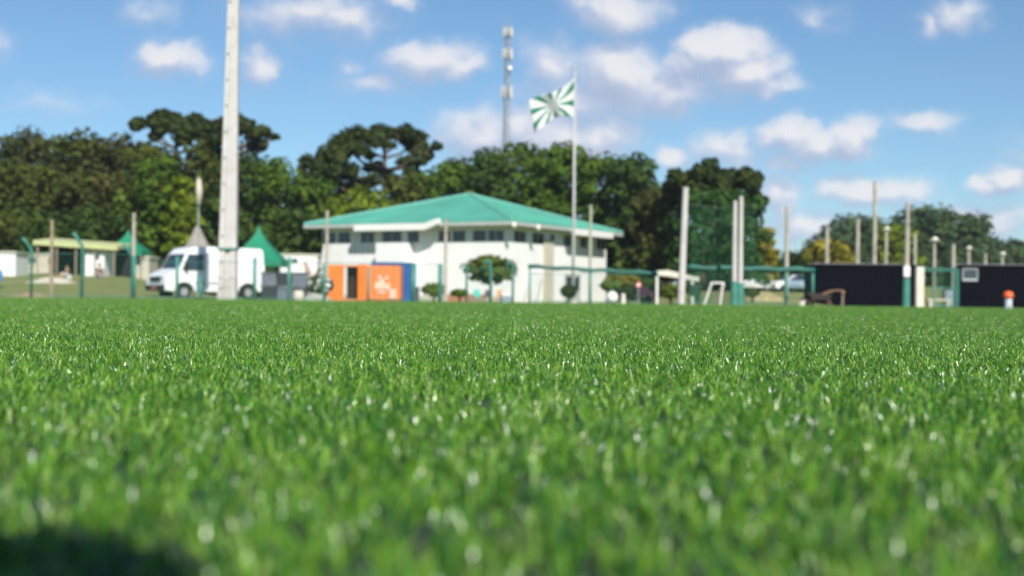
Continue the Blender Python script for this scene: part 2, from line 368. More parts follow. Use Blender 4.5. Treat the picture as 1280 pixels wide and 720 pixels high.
# ------------------------------------------------------------------ vegetation
def leaves(lobes, n, size, r, shell=.55, flat=.0):
    L = np.array(lobes, float); vol = (L[:, 3] * L[:, 4] * L[:, 5]) ** .7; pick = r.choice(len(L), n, p=vol / vol.sum()); l = L[pick]
    d = r.normal(0, 1, (n, 3)); d /= np.linalg.norm(d, axis=1)[:, None]
    rad = np.where(r.uniform(0, 1, n) < .75, r.uniform(shell, 1.08, n), r.uniform(.2, 1, n))
    # small clumps: pull the leaves towards a few directions
    cl = r.normal(0, 1, (60, 3)); cl /= np.linalg.norm(cl, axis=1)[:, None]
    near = cl[np.argmax(d @ cl.T, axis=1)]; d = d * .45 + near * .55; d /= np.linalg.norm(d, axis=1)[:, None]
    p = l[:, :3] + d * l[:, 3:6] * rad[:, None]
    nn = d * 1.5 + r.normal(0, .5, (n, 3)) + np.array([0, 0, .35 + flat]); nn /= np.linalg.norm(nn, axis=1)[:, None]
    a = np.cross(nn, r.normal(0, 1, (n, 3))); a /= np.linalg.norm(a, axis=1)[:, None]; b = np.cross(nn, a)
    s = size * r.uniform(.55, 1.35, n)[:, None]; a *= s; b *= s * .62
    V = np.stack([p - a, p - b * 1.0 + nn * s * .12, p + a, p + b + nn * s * .12], 1).reshape(-1, 3)
    return V, np.arange(n * 4).reshape(-1, 4), np.repeat(r.uniform(0, 1, n), 4)
seed = [100]
def tree(px, wpx, top, D, kind, label, name='broadleaf_tree', bottom=.12, lobes_n=30, dens=1.0, group='trees of the wood behind the clubhouse', base=None, leaf=.28, cat='tree'):
    seed[0] += 1; r = np.random.default_rng(seed[0]); x = X(px, D); g = gz(x, D) if base is None else base
    H = Z(px, top, D) - g; W = S(wpx, D) / 2 * (1.3 if wpx > 60 else 1.1)
    root = empty(name, (x, D, g), label=label, cat=cat, group=group)
    lo = []
    for i in range(lobes_n):
        f = (i + .5) / lobes_n; zz = H * (bottom + (1 - bottom) * f); env = math.sin(math.pi * min(1, (.28 + .62 * f))) ** .5
        ang = i * 2.4 + r.uniform(-.4, .4); rr = W * env * r.uniform(.35, .98) * (1 if i < lobes_n - 1 else .25); s = W * r.uniform(.27, .44)
        lo.append((rr * math.cos(ang), rr * math.sin(ang) * .9, min(zz, H * (1 - .22 * (rr / W) ** 2) - s * .75), s, s, s * .82))
    lo.append((0, 0, H * .52, W * .62, W * .62, H * .32))
    n = int(min(15000, 85 * dens * W * H / (leaf / .33) ** 1.6))
    V, Q, sh = leaves(lo, n, leaf, r); np_mesh('crown', V, Q, [FO[kind]], sh, root)
    m = MB(); tr = W * .075 + .08
    m.tube([(0, 0, -.3), (.05, 0, H * .25), (-.1, .1, H * .55), (.05, 0, H * .8)], [tr * 1.4, tr, tr * .7, tr * .25], 8)
    for l in lo[2::4]: m.tube([(0, 0, H * .3), (l[0] * .5, l[1] * .5, (H * .3 + l[2]) / 2 + .2), (l[0], l[1], l[2])], [tr * .5, tr * .32, .04], 5)
    m.build('trunk', bark, root, smooth=True)
    return root
def araucaria(px, D, trunk_top, tufts, label, group='umbrella shaped pines rising over the wood', kind='pine', extra=None, lean=0):
    """Parana pine: bare trunk, limbs that sweep up to flat needle tufts; tufts are (px, py, radius_px, flatness)"""
    seed[0] += 1; r = np.random.default_rng(seed[0]); x = X(px, D); g = gz(x, D)
    root = empty('umbrella_pine', (x, D, g), label=label, cat='pine tree', group=group)
    Ht = Z(px, trunk_top, D) - g; lo = []; m = MB()
    m.tube([(0, 0, -.3), (0, 0, Ht * .5), (lean, 0, Ht)], [.42, .34, .14], 9)
    for (tx, ty, tr, fl) in tufts:
        dy = r.uniform(-1, 1) * 3.0; q = P(tx, ty, D); c = (q.x - x, dy, q.z - g); s = S(tr, D)
        for j in range(4):
            lo.append((c[0] + r.normal(0, s * .42), c[1] + r.normal(0, s * .5), c[2] + r.normal(0, s * fl * .3), s * .66, s * .66, s * fl * .72))
        z0 = min(c[2] - .3, Ht) - abs(c[0]) * .35
        m.tube([(0, 0, z0 - .6), (c[0] * .55, c[1] * .5, z0 - .1), (c[0] * .9, c[1] * .9, c[2] - s * fl * .5), tuple(c)], [.16, .12, .08, .05], 5)
    n = int(sum(620 * l[3] * l[3] for l in lo)); n = max(2500, min(n, 18000))
    V, Q, sh = leaves(lo, n, .26, r, .3, .4); np_mesh('crown', V, Q, [FO[kind]], sh, root); m.build('trunk', barkp, root, smooth=True)
    return root
TR = [ # px, width, top, D, kind, label
 (-60, 110, 165, 134, 'dark', 'dark green tree just beyond the left edge of the pitch view'),
 (28, 92, 158, 140, 'brown', 'tall brownish tree at the far left, behind the lowest olive trees'),
 (96, 86, 160, 139, 'olive', 'tall olive tree in the wood, second dome from the left on the skyline'),
 (146, 84, 165, 137, 'brown', 'brownish dome just left of the left umbrella pine'),
 (12, 112, 196, 124, 'olive', 'wide olive tree at the left edge in front of the tall skyline trees'),
 (76, 96, 206, 122, 'olive', 'olive tree behind the flat pale green shelter roof'),
 (130, 92, 212, 121, 'brown', 'shaded brown green tree behind the smaller green tent'),
 (186, 84, 176, 131, 'olive', 'olive crown directly under the left umbrella pine'),
 (254, 96, 172, 130, 'olive', 'broad olive crown between the two left umbrella pines'),
 (200, 76, 194, 113, 'green', 'sunlit mid green tree left of the pale furled banner'),
 (226, 46, 219, 109, 'lime', 'yellow green tree touching the pale furled banner'),
 (308, 84, 190, 127, 'dark', 'dark tree directly behind the tall concrete mast'),
 (346, 80, 197, 125, 'green', 'dark green tree right of the tall mast, above the larger green tent'),
 (388, 66, 216, 122, 'green', 'green tree above the left end of the teal roof'),
 (412, 70, 190, 129, 'brown', 'brown green tree at the left foot of the large umbrella pine'),
 (452, 72, 230, 117, 'lime', 'yellow green tree above the left half of the teal roof'),
 (506, 66, 216, 120, 'olive', 'olive tree right below the large umbrella pine'),
 (555, 74, 198, 125, 'green', 'loose green tree between the large umbrella pine and the telecom tower'),
 (604, 92, 183, 127, 'dark', 'dark green tree at the foot of the telecom tower, left side'),
 (655, 100, 176, 129, 'green', 'broad green tree behind the roof peak, right of the telecom tower'),
 (708, 92, 177, 127, 'green', 'green tree directly behind the flagpole'),
 (752, 76, 190, 124, 'green', 'green tree just right of the flagpole'),
 (792, 70, 190, 121, 'dark', 'dark green tree at the right end of the clubhouse roof'),
 (815, 56, 232, 117, 'brown', 'low brownish tree between the clubhouse and the protective net'),
 (880, 66, 232, 110, 'net', 'bright green tree behind the left half of the hanging green net'),
 (920, 62, 234, 110.5, 'net', 'bright green tree behind the right half of the hanging green net'),
 (838, 56, 240, 118, 'dark', 'dark broken tree left of the thick leaning net pole'),
 (955, 34, 282, 126, 'yellow', 'small yellow leaved tree right of the hanging net'),
]
for a in TR: tree(*a)
LOW = [(20, 90, 262, 112, 'olive', 'low olive bush tree at the left edge behind the pale hut'),
       (72, 86, 262, 111, 'dark', 'low dark bush tree behind the flat shelter roof'),
       (122, 80, 255, 112, 'dark', 'low dark bush tree beside the smaller green tent'),
       (272, 70, 245, 113, 'dark', 'low dark bush tree directly above the white van'),
       (372, 84, 258, 112, 'dark', 'low dark bush tree between the larger green tent and the clubhouse'),
       (848, 50, 285, 114, 'brown', 'low brown bush tree left of the first net pole')]
for a in LOW: tree(*a, bottom=.05, lobes_n=18)
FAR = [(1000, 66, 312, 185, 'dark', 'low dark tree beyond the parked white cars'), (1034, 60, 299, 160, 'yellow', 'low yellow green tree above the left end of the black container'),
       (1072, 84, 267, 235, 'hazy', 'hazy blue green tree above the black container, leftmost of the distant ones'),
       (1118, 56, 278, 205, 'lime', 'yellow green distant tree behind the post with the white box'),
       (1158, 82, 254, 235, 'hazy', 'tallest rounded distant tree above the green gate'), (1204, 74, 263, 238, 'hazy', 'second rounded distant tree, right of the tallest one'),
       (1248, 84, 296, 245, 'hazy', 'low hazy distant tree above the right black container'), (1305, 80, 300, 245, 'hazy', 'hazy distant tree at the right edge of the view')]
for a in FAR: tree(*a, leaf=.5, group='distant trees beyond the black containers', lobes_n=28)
araucaria(218, 133, 165, [(185, 154, 15, .7), (206, 147, 18, .7), (230, 148, 19, .7), (250, 156, 16, .7), (200, 167, 12, .7), (232, 168, 16, .8), (216, 158, 14, .7), (255, 168, 12, .8)], 'umbrella pine with high flat crown, left of the tall mast')
araucaria(300, 132, 175, [(272, 164, 14, .7), (290, 159, 17, .7), (312, 161, 18, .7), (330, 169, 13, .6), (344, 171, 8, .5), (283, 176, 14, .8), (316, 176, 13, .8)], 'umbrella pine with flat crown, half hidden by the tall mast')
araucaria(479, 128, 178, [(408, 192, 19, .8), (428, 178, 19, .8), (450, 169, 19, .7), (474, 166, 19, .7), (497, 166, 18, .7), (514, 174, 16, .8), (519, 188, 14, .9), (502, 200, 12, .7), (424, 196, 17, .9), (438, 186, 14, .9), (432, 214, 17, 1), (456, 192, 12, .6), (484, 184, 11, .6), (465, 228, 14, .6), (512, 216, 13, .8), (543, 181, 7, .7), (532, 184, 4, .5), (470, 208, 12, .6), (402, 210, 15, .9), (445, 228, 15, .8), (494, 224, 14, .7), (525, 204, 9, .8)],
          'large umbrella pine with sky showing through its domed crown')
araucaria(912, 112, 228, [(846, 230, 16, .9), (862, 223, 17, .8), (880, 219, 18, .75), (898, 218, 18, .75), (914, 219, 18, .8), (930, 223, 17, .8), (944, 233, 14, 1), (951, 243, 10, .9), (844, 246, 12, 1), (836, 256, 8, 1), (874, 236, 20, .9), (900, 236, 20, .9), (924, 240, 18, .9), (946, 252, 9, .9), (858, 240, 16, .9), (889, 228, 18, .8), (915, 230, 18, .8)],
          'dark rounded pine standing above the hanging green net', kind='pine')

def brush(name, x0, x1, D0, h, n, kind, label):
    r = np.random.default_rng(n); lo = []
    for i in range(60):
        D = D0 + r.uniform(-2, 4); x = x0 + (x1 - x0) * (i + r.uniform(-.4, .4)) / 60; hh = h * r.uniform(.6, 1.1)
        lo.append((x, D, gz(x, D) + hh * .45, (x1 - x0) / 60 * 1.3, 2, hh * .6))
    V, Q, sh = leaves(lo, n, .38, r); o = np_mesh(name, V, Q, [FO[kind]], sh); tag(o, label, 'undergrowth', kind='stuff')
brush('undergrowth', X(-120, 118), X(835, 118), 118, 6.0, 26000, 'dark', 'dark undergrowth filling the foot of the wood behind the clubhouse')
brush('undergrowth', X(840, 130), X(1010, 130), 130, 2.8, 6000, 'dark', 'low dark undergrowth behind the parked cars and the net')
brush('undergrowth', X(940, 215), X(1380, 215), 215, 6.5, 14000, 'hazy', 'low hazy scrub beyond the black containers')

def topiary(px, cy, wpx, hpx, D, label, kind='dark', stem=True, name='clipped_bush', grp_='clipped bushes along the clubhouse forecourt'):
    seed[0] += 1; r = np.random.default_rng(seed[0]); q = P(px, cy, D); g = gz(q.x, D); rx, rz = S(wpx, D) / 2, S(hpx, D) / 2
    root = empty(name, (q.x, D, g), label=label, cat='bush', group=grp_); cz = q.z - g
    lo = [(0, 0, cz, rx * .97, rx * .9, rz * .97), (0, 0, cz, rx * .8, rx * .75, rz * .8)]
    V, Q, sh = leaves(lo, int(3000 + 8500 * rx * rz), .08, r, .7); np_mesh('crown', V, Q, [FO[kind]], sh, root)
    if name == 'flowering_bush': V, Q, sh = leaves(lo, 900, .07, r, .95); np_mesh('flowers', V, Q, [white], sh, root)
    m = MB()
    m.tube([(0, 0, -.1), (.03, 0, cz * .5), (0, 0, cz)], [.09, .07, .06], 7)
    m.tube([(0, 0, cz * .6), (rx * .5, 0, cz), (rx * .6, .1, cz + rz * .3)], [.04, .03, .02], 5); m.build('stem', [bark], root, smooth=True)
topiary(613, 337, 66, 36, 70, 'large flat oval clipped bush in front of the white clubhouse', 'clip')
topiary(711, 364, 20, 15, 66, 'small dark clipped ball bush beside the clubhouse doorway', 'pine')
topiary(765, 357, 30, 14, 74, 'low green clipped bush left of the yellow bush', 'clip')
topiary(785, 363, 20, 17, 68, 'small dark clipped ball bush in front of the yellow bush', 'pine')
topiary(838, 364, 27, 18, 64, 'green clipped ball bush beside the first net pole', 'clip')
topiary(778, 351, 46, 15, 80, 'bright yellow bush at the right corner of the clubhouse', 'yellow', name='yellow_bush')
topiary(574, 366, 22, 9, 84, 'low green plant against the white clubhouse wall', 'green', stem=False, grp_=None)
topiary(400, 356, 34, 24, 66, 'pale leafy bush with white flowers left of the orange container', 'hazy', stem=False, name='flowering_bush', grp_=None)

# ------------------------------------------------------------------ clubhouse
Cn = Vector((X(638, 100), 100, 0)); ROT = math.atan2(.876, .482)
vd = Vector((math.cos(ROT), math.sin(ROT), 0)); ud = Vector((-math.sin(ROT), math.cos(ROT), 0))
house = empty('clubhouse', Cn, ROT, label='two storey white clubhouse with a teal hipped metal roof', cat='building')
LX, LY, EZ, AZ = 19.0, 18.1, 5.62, 8.35
def on_face(px, face, off):
    """distance along the front (x = off) or side (y = off) wall of the house seen at pixel column px, and its depth"""
    k = (px - 640) / F; lo, hi = 0.0, 30.0
    for _ in range(50):
        t = (lo + hi) / 2
        q = Cn + (vd * off + ud * t if face == 'front' else ud * off + vd * t); qx = (q.x / q.y) - k - math.tan(ROLL) * .0525
        if (qx > 0) == (face == 'front'): lo = t
        else: hi = t
    return t, q.y
def zz(px, py, D): return Z(px, py, D)
OV = 1.0
m = MB()
# outer walls with real window openings are cut from strips: lower wall, upper lintel strip and piers
WF = [(402, 418), (421, 436), (449, 466), (476, 500), (508, 522), (546, 561), (564, 580), (589, 606), (608, 628)]
WS = [(641, 656), (664, 679), (686, 692), (703, 713), (724, 733), (744, 757)]
Z0, Z1 = 4.25, 5.12
wF = [tuple(sorted(on_face(p, 'front', OV)[0] for p in w_)) for w_ in WF]; wS = [tuple(sorted(on_face(p, 'side', OV)[0] for p in w_)) for w_ in WS]
TH = .22
def wall(mb, ivals, lo, hi, face, k=0):
    def bx(a, b, z0, z1):
        if b - a < .01: return
        if face == 'front': mb.span((OV, a, z0), (OV + TH, b, z1), k)
        else: mb.span((a, OV, z0), (b, OV + TH, z1), k)
    bx(lo, hi, -.3, Z0); bx(lo, hi, Z1, EZ - .02)
    cur_ = lo
    for a, b in sorted(ivals): bx(cur_, a, Z0, Z1); cur_ = b
    bx(cur_, hi, Z0, Z1)
wall(m, wF, OV, LY - OV, 'front'); wall(m, wS, OV + TH, LX - OV, 'side')
m.span((LX - OV - TH, OV + TH, -.3), (LX - OV, LY - OV, EZ - .02)); m.span((OV + TH, LY - OV - TH, -.3), (LX - OV - TH, LY - OV, EZ - .02))
ta, D1 = on_face(468, 'front', -.35); tb_, _ = on_face(503, 'front', -.35)
m.span((-.35, tb_, -.3), (OV - .003, ta, 4.2))               # front bay
ta, _ = on_face(677, 'side', OV); tb_, _ = on_face(689, 'side', OV)
m.span((ta, OV - .14, -.3), (tb_, OV - .003, Z0 + .4), 1)   # beige pier
m.build('wall', [wallw, beige], house)
MB().span((OV + TH + .5, OV + TH + .5, .0), (LX - OV - TH - .5, LY - OV - TH - .5, EZ - .3)).build('interior', dark, house)
for face, lst in (('front', wF), ('side', wS)):
    for a, b_ in lst:
        fr = MB(); pn = MB(); nm = max(1, round((b_ - a) / .8)); d0 = OV + .06
        def bb(mb, p, q, r0, r1, th0, th1):
            if face == 'front': mb.span((th0, p, r0), (th1, q, r1))
            else: mb.span((p, th0, r0), (q, th1, r1))
        for i in range(nm + 1):
            t_ = a + (b_ - a) * i / nm; bb(fr, t_ - .035, t_ + .035, Z0 + .05, Z1 - .05, d0, d0 + .06)
        bb(fr, a, b_, Z0 + .003, Z0 + .053, d0 - .04, d0 + .065); bb(fr, a, b_, Z1 - .053, Z1 - .003, d0, d0 + .06)
        bb(pn, a + .01, b_ - .01, Z0 + .02, Z1 - .02, d0 + .07, d0 + .085)
        fo = fr.build('window', galv, house); pn.build('pane', glassd, fo)
ta, _ = on_face(704, 'side', OV); tb_, _ = on_face(724, 'side', OV)
dr = MB().span((ta, OV - .05, .0), (tb_, OV - .005, 2.15)).build('door', soffit, house)
MB().span((ta + .25, OV - .08, .9), (tb_ - .3, OV - .053, 1.95)).build('door_glass', glassd, dr)
# roof: hipped sheet with thickness, standing ribs
m = MB(); ap = (LX / 2, LY / 2, AZ); cs = [(0, 0, EZ), (LX, 0, EZ), (LX, LY, EZ), (0, LY, EZ)]
m.add([(c[0], c[1], c[2]) for c in cs] + [(c[0], c[1], c[2] + .10) for c in cs] + [(ap[0], ap[1], AZ + .1)],
      [(4, 5, 8), (5, 6, 8), (6, 7, 8), (7, 4, 8), (0, 1, 5, 4), (1, 2, 6, 5), (2, 3, 7, 6), (3, 0, 4, 7), (3, 2, 1, 0)])
for face in range(2):
    Lm = LY if face == 0 else LX; half = LX / 2 if face == 0 else LY / 2
    for i in range(1, 40):
        t_ = Lm * i / 40; run = min(t_, Lm - t_) / (Lm / 2); e = half * run; z_ = EZ + .11 + (AZ - EZ) * run
        if face == 0: m.tube([(0.02, t_, EZ + .11), (e, t_, z_)], .03, 4)
        else: m.tube([(t_, .02, EZ + .11), (t_, e, z_)], .03, 4)
roof = m.build('roof', teal, house)
mr = MB()
for c in cs: mr.tube([(c[0], c[1], EZ + .12), (ap[0], ap[1], AZ + .12)], .09, 6)
mr.build('ridge_cap', mat('pale_ridge', (.16, .42, .34), .5, .1), roof)
m = MB()  # fascia and gutter
m.span((-.05, -.05, EZ - .24), (.12, LY, EZ - .004)); m.span((.121, -.05, EZ - .24), (LX, .12, EZ - .004)); m.build('fascia', soffit, house)
m = MB()  # dropped white entrance fascias
ta, D1 = on_face(440, 'front', -.5); tb_, D2 = on_face(528, 'front', -.5); tc_, D3 = on_face(545, 'front', -.5)
zt_, zb_ = zz(480, 281.5, D1), zz(480, 289, D1)
m.span((-.5, tb_, zb_), (-.056, ta, zt_))
dz = .42
m.add([(-.5, tb_, zb_), (-.056, tb_, zb_), (-.056, tb_, zt_), (-.5, tb_, zt_), (-.5, tc_, zb_ + dz), (-.056, tc_, zb_ + dz), (-.056, tc_, zt_ + dz - .05), (-.5, tc_, zt_ + dz - .05)],
      [(0, 1, 2, 3), (4, 7, 6, 5), (0, 4, 5, 1), (1, 5, 6, 2), (2, 6, 7, 3), (3, 7, 4, 0)])
m.build('entrance_fascia', white, house)
ta, D1 = on_face(718, 'side', -.4); tb_, D2 = on_face(765, 'side', -.4)
MB().span((ta, -.4, EZ - .52), (tb_, -.056, EZ - .05)).build('side_fascia', white, house)
for p in (636, 669):
    t_, D_ = on_face(p, 'side', -.1); lm = MB().box((t_, -.14, EZ - .22), (.2, .12, .2)).ball((t_, -.26, EZ - .26), (.22, .16, .22)).build('eave_lamp', lampglass, house, smooth=True)
# low gravel forecourt wall piece: paler plinth
MB().span((OV - .06, OV - .06, -.3), (OV - .004, LY - OV, .35)).build('plinth', beige, house)

# ------------------------------------------------------------------ telecom tower
D = 250; x = X(628, D); g = gz(x, D); tw = empty('telecom_tower', (x, D, g), label='slender lattice telecom tower with white panel antennas above the wood', cat='tower')
Ht = Z(631, 30, D) - g; m = MB()
def leg_pos(k, z): r_ = .62 - .2 * z / Ht; a = k * 2 * math.pi / 3 + .4; return Vector((r_ * math.cos(a) + .5 * z / Ht, r_ * math.sin(a), z))
for k in range(3): m.tube([leg_pos(k, 0), leg_pos(k, Ht)], .11, 5)
nseg = 26
for i in range(nseg):
    for k in range(3):
        m.tube([leg_pos(k, Ht * i / nseg), leg_pos((k + 1) % 3, Ht * (i + 1) / nseg)], .05, 4, cap=False); m.tube([leg_pos(k, Ht * i / nseg), leg_pos((k + 1) % 3, Ht * i / nseg)], .05, 4, cap=False)
m.build('lattice_mast', mat('tower_steel', (.25, .26, .28), .6, .1), tw)
for py, hh, rr in ((40, 1.5, .75), (67, 1.7, .8), (115, 2.0, .9)):
    z_ = Z(631, py, D) - g; rg = MB().tube([(.5 * z_ / Ht, 0, z_ - .12), (.5 * z_ / Ht, 0, z_ + .12)], rr * .82, 12)
    ro = rg.build('antenna_bracket', grey, tw)
    for k in range(6):
        a = k * 1.047 + .2; MB().box((rr * math.cos(a) + .5 * z_ / Ht, rr * math.sin(a), z_), (.18, .28, hh), a).build('antenna', mat('antenna_grey', (.55, .55, .55), .6, .05), ro)
z_ = Z(631, 86, D) - g
MB().ball((.9, -.6, z_), (.45, .3, .45)).build('microwave_dish', white, tw, smooth=True)
MB().tube([(.5, 0, Ht), (.5, 0, Ht + 1.4)], .04, 5).build('lightning_rod', grey, tw)

# ------------------------------------------------------------------ flag and pole
D = 80; x = X(716, D, 378); g = gz(x, D); xt = X(718.6, D, 88); ht = Z(718, 86, D)
fp = empty('flagpole', (x, D, g), label='tall white tapered flagpole in front of the clubhouse side', cat='flagpole')
MB().tube([(0, 0, 0), (0, 0, (ht - g) * .45), (xt - x, 0, ht - g)], [.085, .075, .04], 12).build('pole', mat('pole_white', (.48, .49, .49), .4, .05), fp, smooth=True)
MB().ball((xt - x, 0, ht - g + .06), .1).build('finial', galv, fp, smooth=True)
MB().box((0, 0, .05), (.6, .6, .25)).build('footing', concrete, fp)
MB().tube([(.1, -.12, 1.2), (xt - x + .05, -.1, ht - g - .1)], .012, 4).build('halyard', white, fp)
nu, nv_ = 40, 26; vs = []; uvs = []
for j in range(nv_ + 1):
    for i in range(nu + 1):
        u, v = i / nu, j / nv_
        top = (718.2 - 57 * u, 96 + 33 * u ** .9 + 3.5 * math.sin(u * 5)); bot = (718.2 - 50 * u, 148 + 3 * u + 11 * u ** 3 - 4.5 * math.sin(u * 4.6))
        px = top[0] * (1 - v) + bot[0] * v; py = top[1] * (1 - v) + bot[1] * v
        dd = D + .2 * math.sin(u * 10 + v * 2.2) * min(1, u * 3) + .2 * math.sin(u * 4 - v * 3) * u
        vs.append(P(px, py, dd)); uvs.append((u, v))
fm = bpy.data.materials.new('flag_cloth'); fm.use_nodes = True; n = NT(fm.node_tree); b = n.n['Principled BSDF']; b.inputs['Roughness'].default_value = .8
uv = n.add('ShaderNodeUVMap'); sp = n.add('ShaderNodeSeparateXYZ'); n.link(uv.outputs[0], sp.inputs[0])
du = n.math('MULTIPLY', n.math('SUBTRACT', sp.outputs[0], .5), 1.4); dv = n.math('SUBTRACT', sp.outputs[1], .5)
ang = n.math('ARCTAN2', dv, du); st = n.math('FRACT', n.math('MULTIPLY_ADD', ang, 10 / (2 * math.pi), 6.1)); st = n.math('GREATER_THAN', st, .6)
rad = n.math('SQRT', n.math('ADD', n.math('MULTIPLY', du, du), n.math('MULTIPLY', dv, dv)))
disc = n.math('LESS_THAN', rad, .22); ring = n.math('MULTIPLY', n.math('LESS_THAN', rad, .15), n.math('GREATER_THAN', rad, .115))
bar = n.math('MULTIPLY', n.math('LESS_THAN', n.math('ABSOLUTE', dv), .02), n.math('LESS_THAN', rad, .09))
gg = n.math('MAXIMUM', n.math('MULTIPLY', st, n.math('SUBTRACT', 1, disc)), n.math('MULTIPLY', ring, .7))
n.link(n.ramp(gg, [(0, (.76, .78, .77)), (1, (.012, .22, .13))]), b.inputs['Base Color'])
tb = n.add('ShaderNodeBsdfTranslucent'); n.link(b.inputs['Base Color'].links[0].from_socket, tb.inputs[0]); mx = n.add('ShaderNodeMixShader'); mx.inputs[0].default_value = .3
n.link(b.outputs[0], mx.inputs[1]); n.link(tb.outputs[0], mx.inputs[2]); n.link(mx.outputs[0], n.n['Material Output'].inputs[0])
o0 = vs[0].copy(); fl = MB().add([v_ - o0 for v_ in vs], [(j * (nu + 1) + i, j * (nu + 1) + i + 1, (j + 1) * (nu + 1) + i + 1, (j + 1) * (nu + 1) + i) for j in range(nv_) for i in range(nu)]).build('flag', fm, None, smooth=True)
fl.location = o0; ul = fl.data.uv_layers.new(name='UVMap')
for lp in fl.data.loops: ul.data[lp.index].uv = uvs[lp.vertex_index]
sl = fl.modifiers.new('thickness', 'SOLIDIFY'); sl.thickness = .004
tag(fl, 'white flag with green rays and a round centre emblem flying from the tall pole', 'flag')

# ------------------------------------------------------------------ tall concrete mast
D = 57.5; b0 = P(284, 376, D); t0 = P(293.5, -60, D); g = 0
mast = empty('concrete_mast', (b0.x, D, -.05), label='very tall tapering pale concrete mast behind the left of the pitch', cat='mast')
hm = t0.z + .05; dx = t0.x - b0.x; m = MB(); rings = []
def wd(f): return .37 * (1 - f) + .185 * f
for i in range(17):
    f = i / 16; w_ = wd(f); q = w_ * .62; cx = dx * f; z_ = hm * f
    # double T section, channels on both faces
    rings += [(cx - w_, -q, z_), (cx - w_ * .3, -q, z_), (cx - w_ * .22, -q * .5, z_), (cx + w_ * .22, -q * .5, z_), (cx + w_ * .3, -q, z_), (cx + w_, -q, z_), (cx + w_, q, z_), (cx - w_, q, z_)]
k = 8; m.add(rings, [(i * k + j, i * k + (j + 1) % k, (i + 1) * k + (j + 1) % k, (i + 1) * k + j) for i in range(16) for j in range(k)] + [tuple(range(k))[::-1], tuple(16 * k + j for j in range(k))])
sh_ = m.build('shaft', concrete, mast)
for i in range(26):
    z_ = .5 + i * .72 * 1.9 / 1.3
    if z_ > hm - .3: break
    f = z_ / hm; w_ = wd(f); MB().tube([(dx * f - w_ * .62, -w_ * .62 - .006, z_), (dx * f - w_ * .62, -w_ * .62 + .03, z_)], .045, 10).build('bolt_hole', dark, mast)
MB().box((dx * .12, 0, 2.1), (.82, .58, .07)).build('steel_band', tealpost, mast)

# ------------------------------------------------------------------ posts and lamp posts
def post(top, D, wpx, label, mt=conc2, name='utility_pole', cat='pole', base_px=None, lamp=None, sleeve=None, group=None, round_=True):
    bp_ = base_px if base_px is not None else top[0] - (370 - top[1]) * .011
    x = X(bp_, D, 375); g = gz(x, D); tp = P(top[0], top[1], D); r_ = S(wpx, D) / 2
    root = empty(name, (x, D, g), label=label, cat=cat, group=group); h = tp.z - g; dx_ = tp.x - x
    m = MB()
    if round_: m.tube([(0, 0, -.2), (dx_, 0, h)], [r_ * 1.1, r_ * .85], 12)
    else:
        for s_ in (-1, 1): m.add([(s_ * r_ - .3 * r_, -r_, -.2), (s_ * r_ + .3 * r_, -r_, -.2), (s_ * r_ + .3 * r_, r_, -.2), (s_ * r_ - .3 * r_, r_, -.2)] + [(dx_ + s_ * r_ * .8 + e * r_ * .3, f_ * r_ * .8, h) for e, f_ in ((-1, -1), (1, -1), (1, 1), (-1, 1))], [(0, 3, 2, 1), (4, 5, 6, 7), (0, 1, 5, 4), (1, 2, 6, 5), (2, 3, 7, 6), (3, 0, 4, 7)])
        m.tube([(0, 0, -.2), (dx_, 0, h)], [r_ * .7, r_ * .6], 4)
    m.build('shaft', mt, root, smooth=False)
    MB().tube([(dx_, 0, h), (dx_, 0, h + .06)], r_ * .95, 12).build('cap', mt, root)
    if sleeve:
        sw, sh2 = sleeve; MB().tube([(0, 0, -.1), (dx_ * sh2 / h, 0, sh2)], [S(sw, D) / 2 * 1.15, S(sw, D) / 2], 10).build('padding', tealpost, root)
    if lamp:
        MB().box((dx_, -.05, h + .05), (.5, .12, .08)).build('lamp_arm', grey, root)
        MB().ball((dx_, -.1, h + .12), (.17, .14, .12)).build('lamp_head', lampglass, root, smooth=True)
    return root
PG = 'poles standing around the pitch'
post((65, 277), 62, 4.6, 'weathered pole above the left end of the pale green shelter roof', wood, group=PG)
post((167.5, 268), 57, 5, 'pale pole in front of the smaller green tent', conc2, group=PG)
post((409, 265), 66, 4.2, 'slim pale pole at the left end of the clubhouse', conc2, group=PG)
post((557.5, 275), 66, 4.2, 'slim pale pole in front of the clubhouse, left of the oval bush', conc2, group=PG)
post((738.5, 258), 66, 4, 'slim greenish pole just right of the flagpole', mat('greenish_pole', (.36, .38, .28), .8, .1), group=PG)
post((857, 236), 57, 8.5, 'thick leaning concrete pole with teal padding at the left edge of the hanging net', concrete, base_px=851, sleeve=(8, 1.05), group=PG)
post((919, 253), 57, 6, 'left pole of the concrete pair inside the hanging net', concrete, sleeve=(9, 1.0), group=PG)
post((926.5, 247), 58, 6, 'right taller pole of the concrete pair inside the hanging net', concrete, sleeve=(9, .95), group=PG)
post((984, 260), 60, 5.5, 'grey pole rising from the middle of the right teal fence', conc2, sleeve=(5, .7), group=PG)
post((1034, 285), 96, 5, 'short pole behind the left end of the left black container', conc2, group=PG)
post((1072.5, 275), 96, 5, 'pale pole behind the middle of the left black container', conc2, group=PG)
post((1094, 228), 88, 5.5, 'tallest thin pole behind the left black container', conc2, group=PG)
post((1108, 288), 96, 4, 'pole with a round lamp behind the left black container', conc2, lamp=1, name='lamp_post', cat='lamp post', group=PG)
pb = post((1135, 255), 56, 6, 'pole with a white box and green padding left of the gate', conc2, base_px=1132.5, sleeve=(9, 1.15), group=PG)
MB().box((-.02, -.12, 1.45), (.24, .16, .42)).build('control_box', white, pb, bevel=.01)
post((1144, 293), 98, 4, 'short pole directly left of the tallest distant tree', conc2, group=PG)
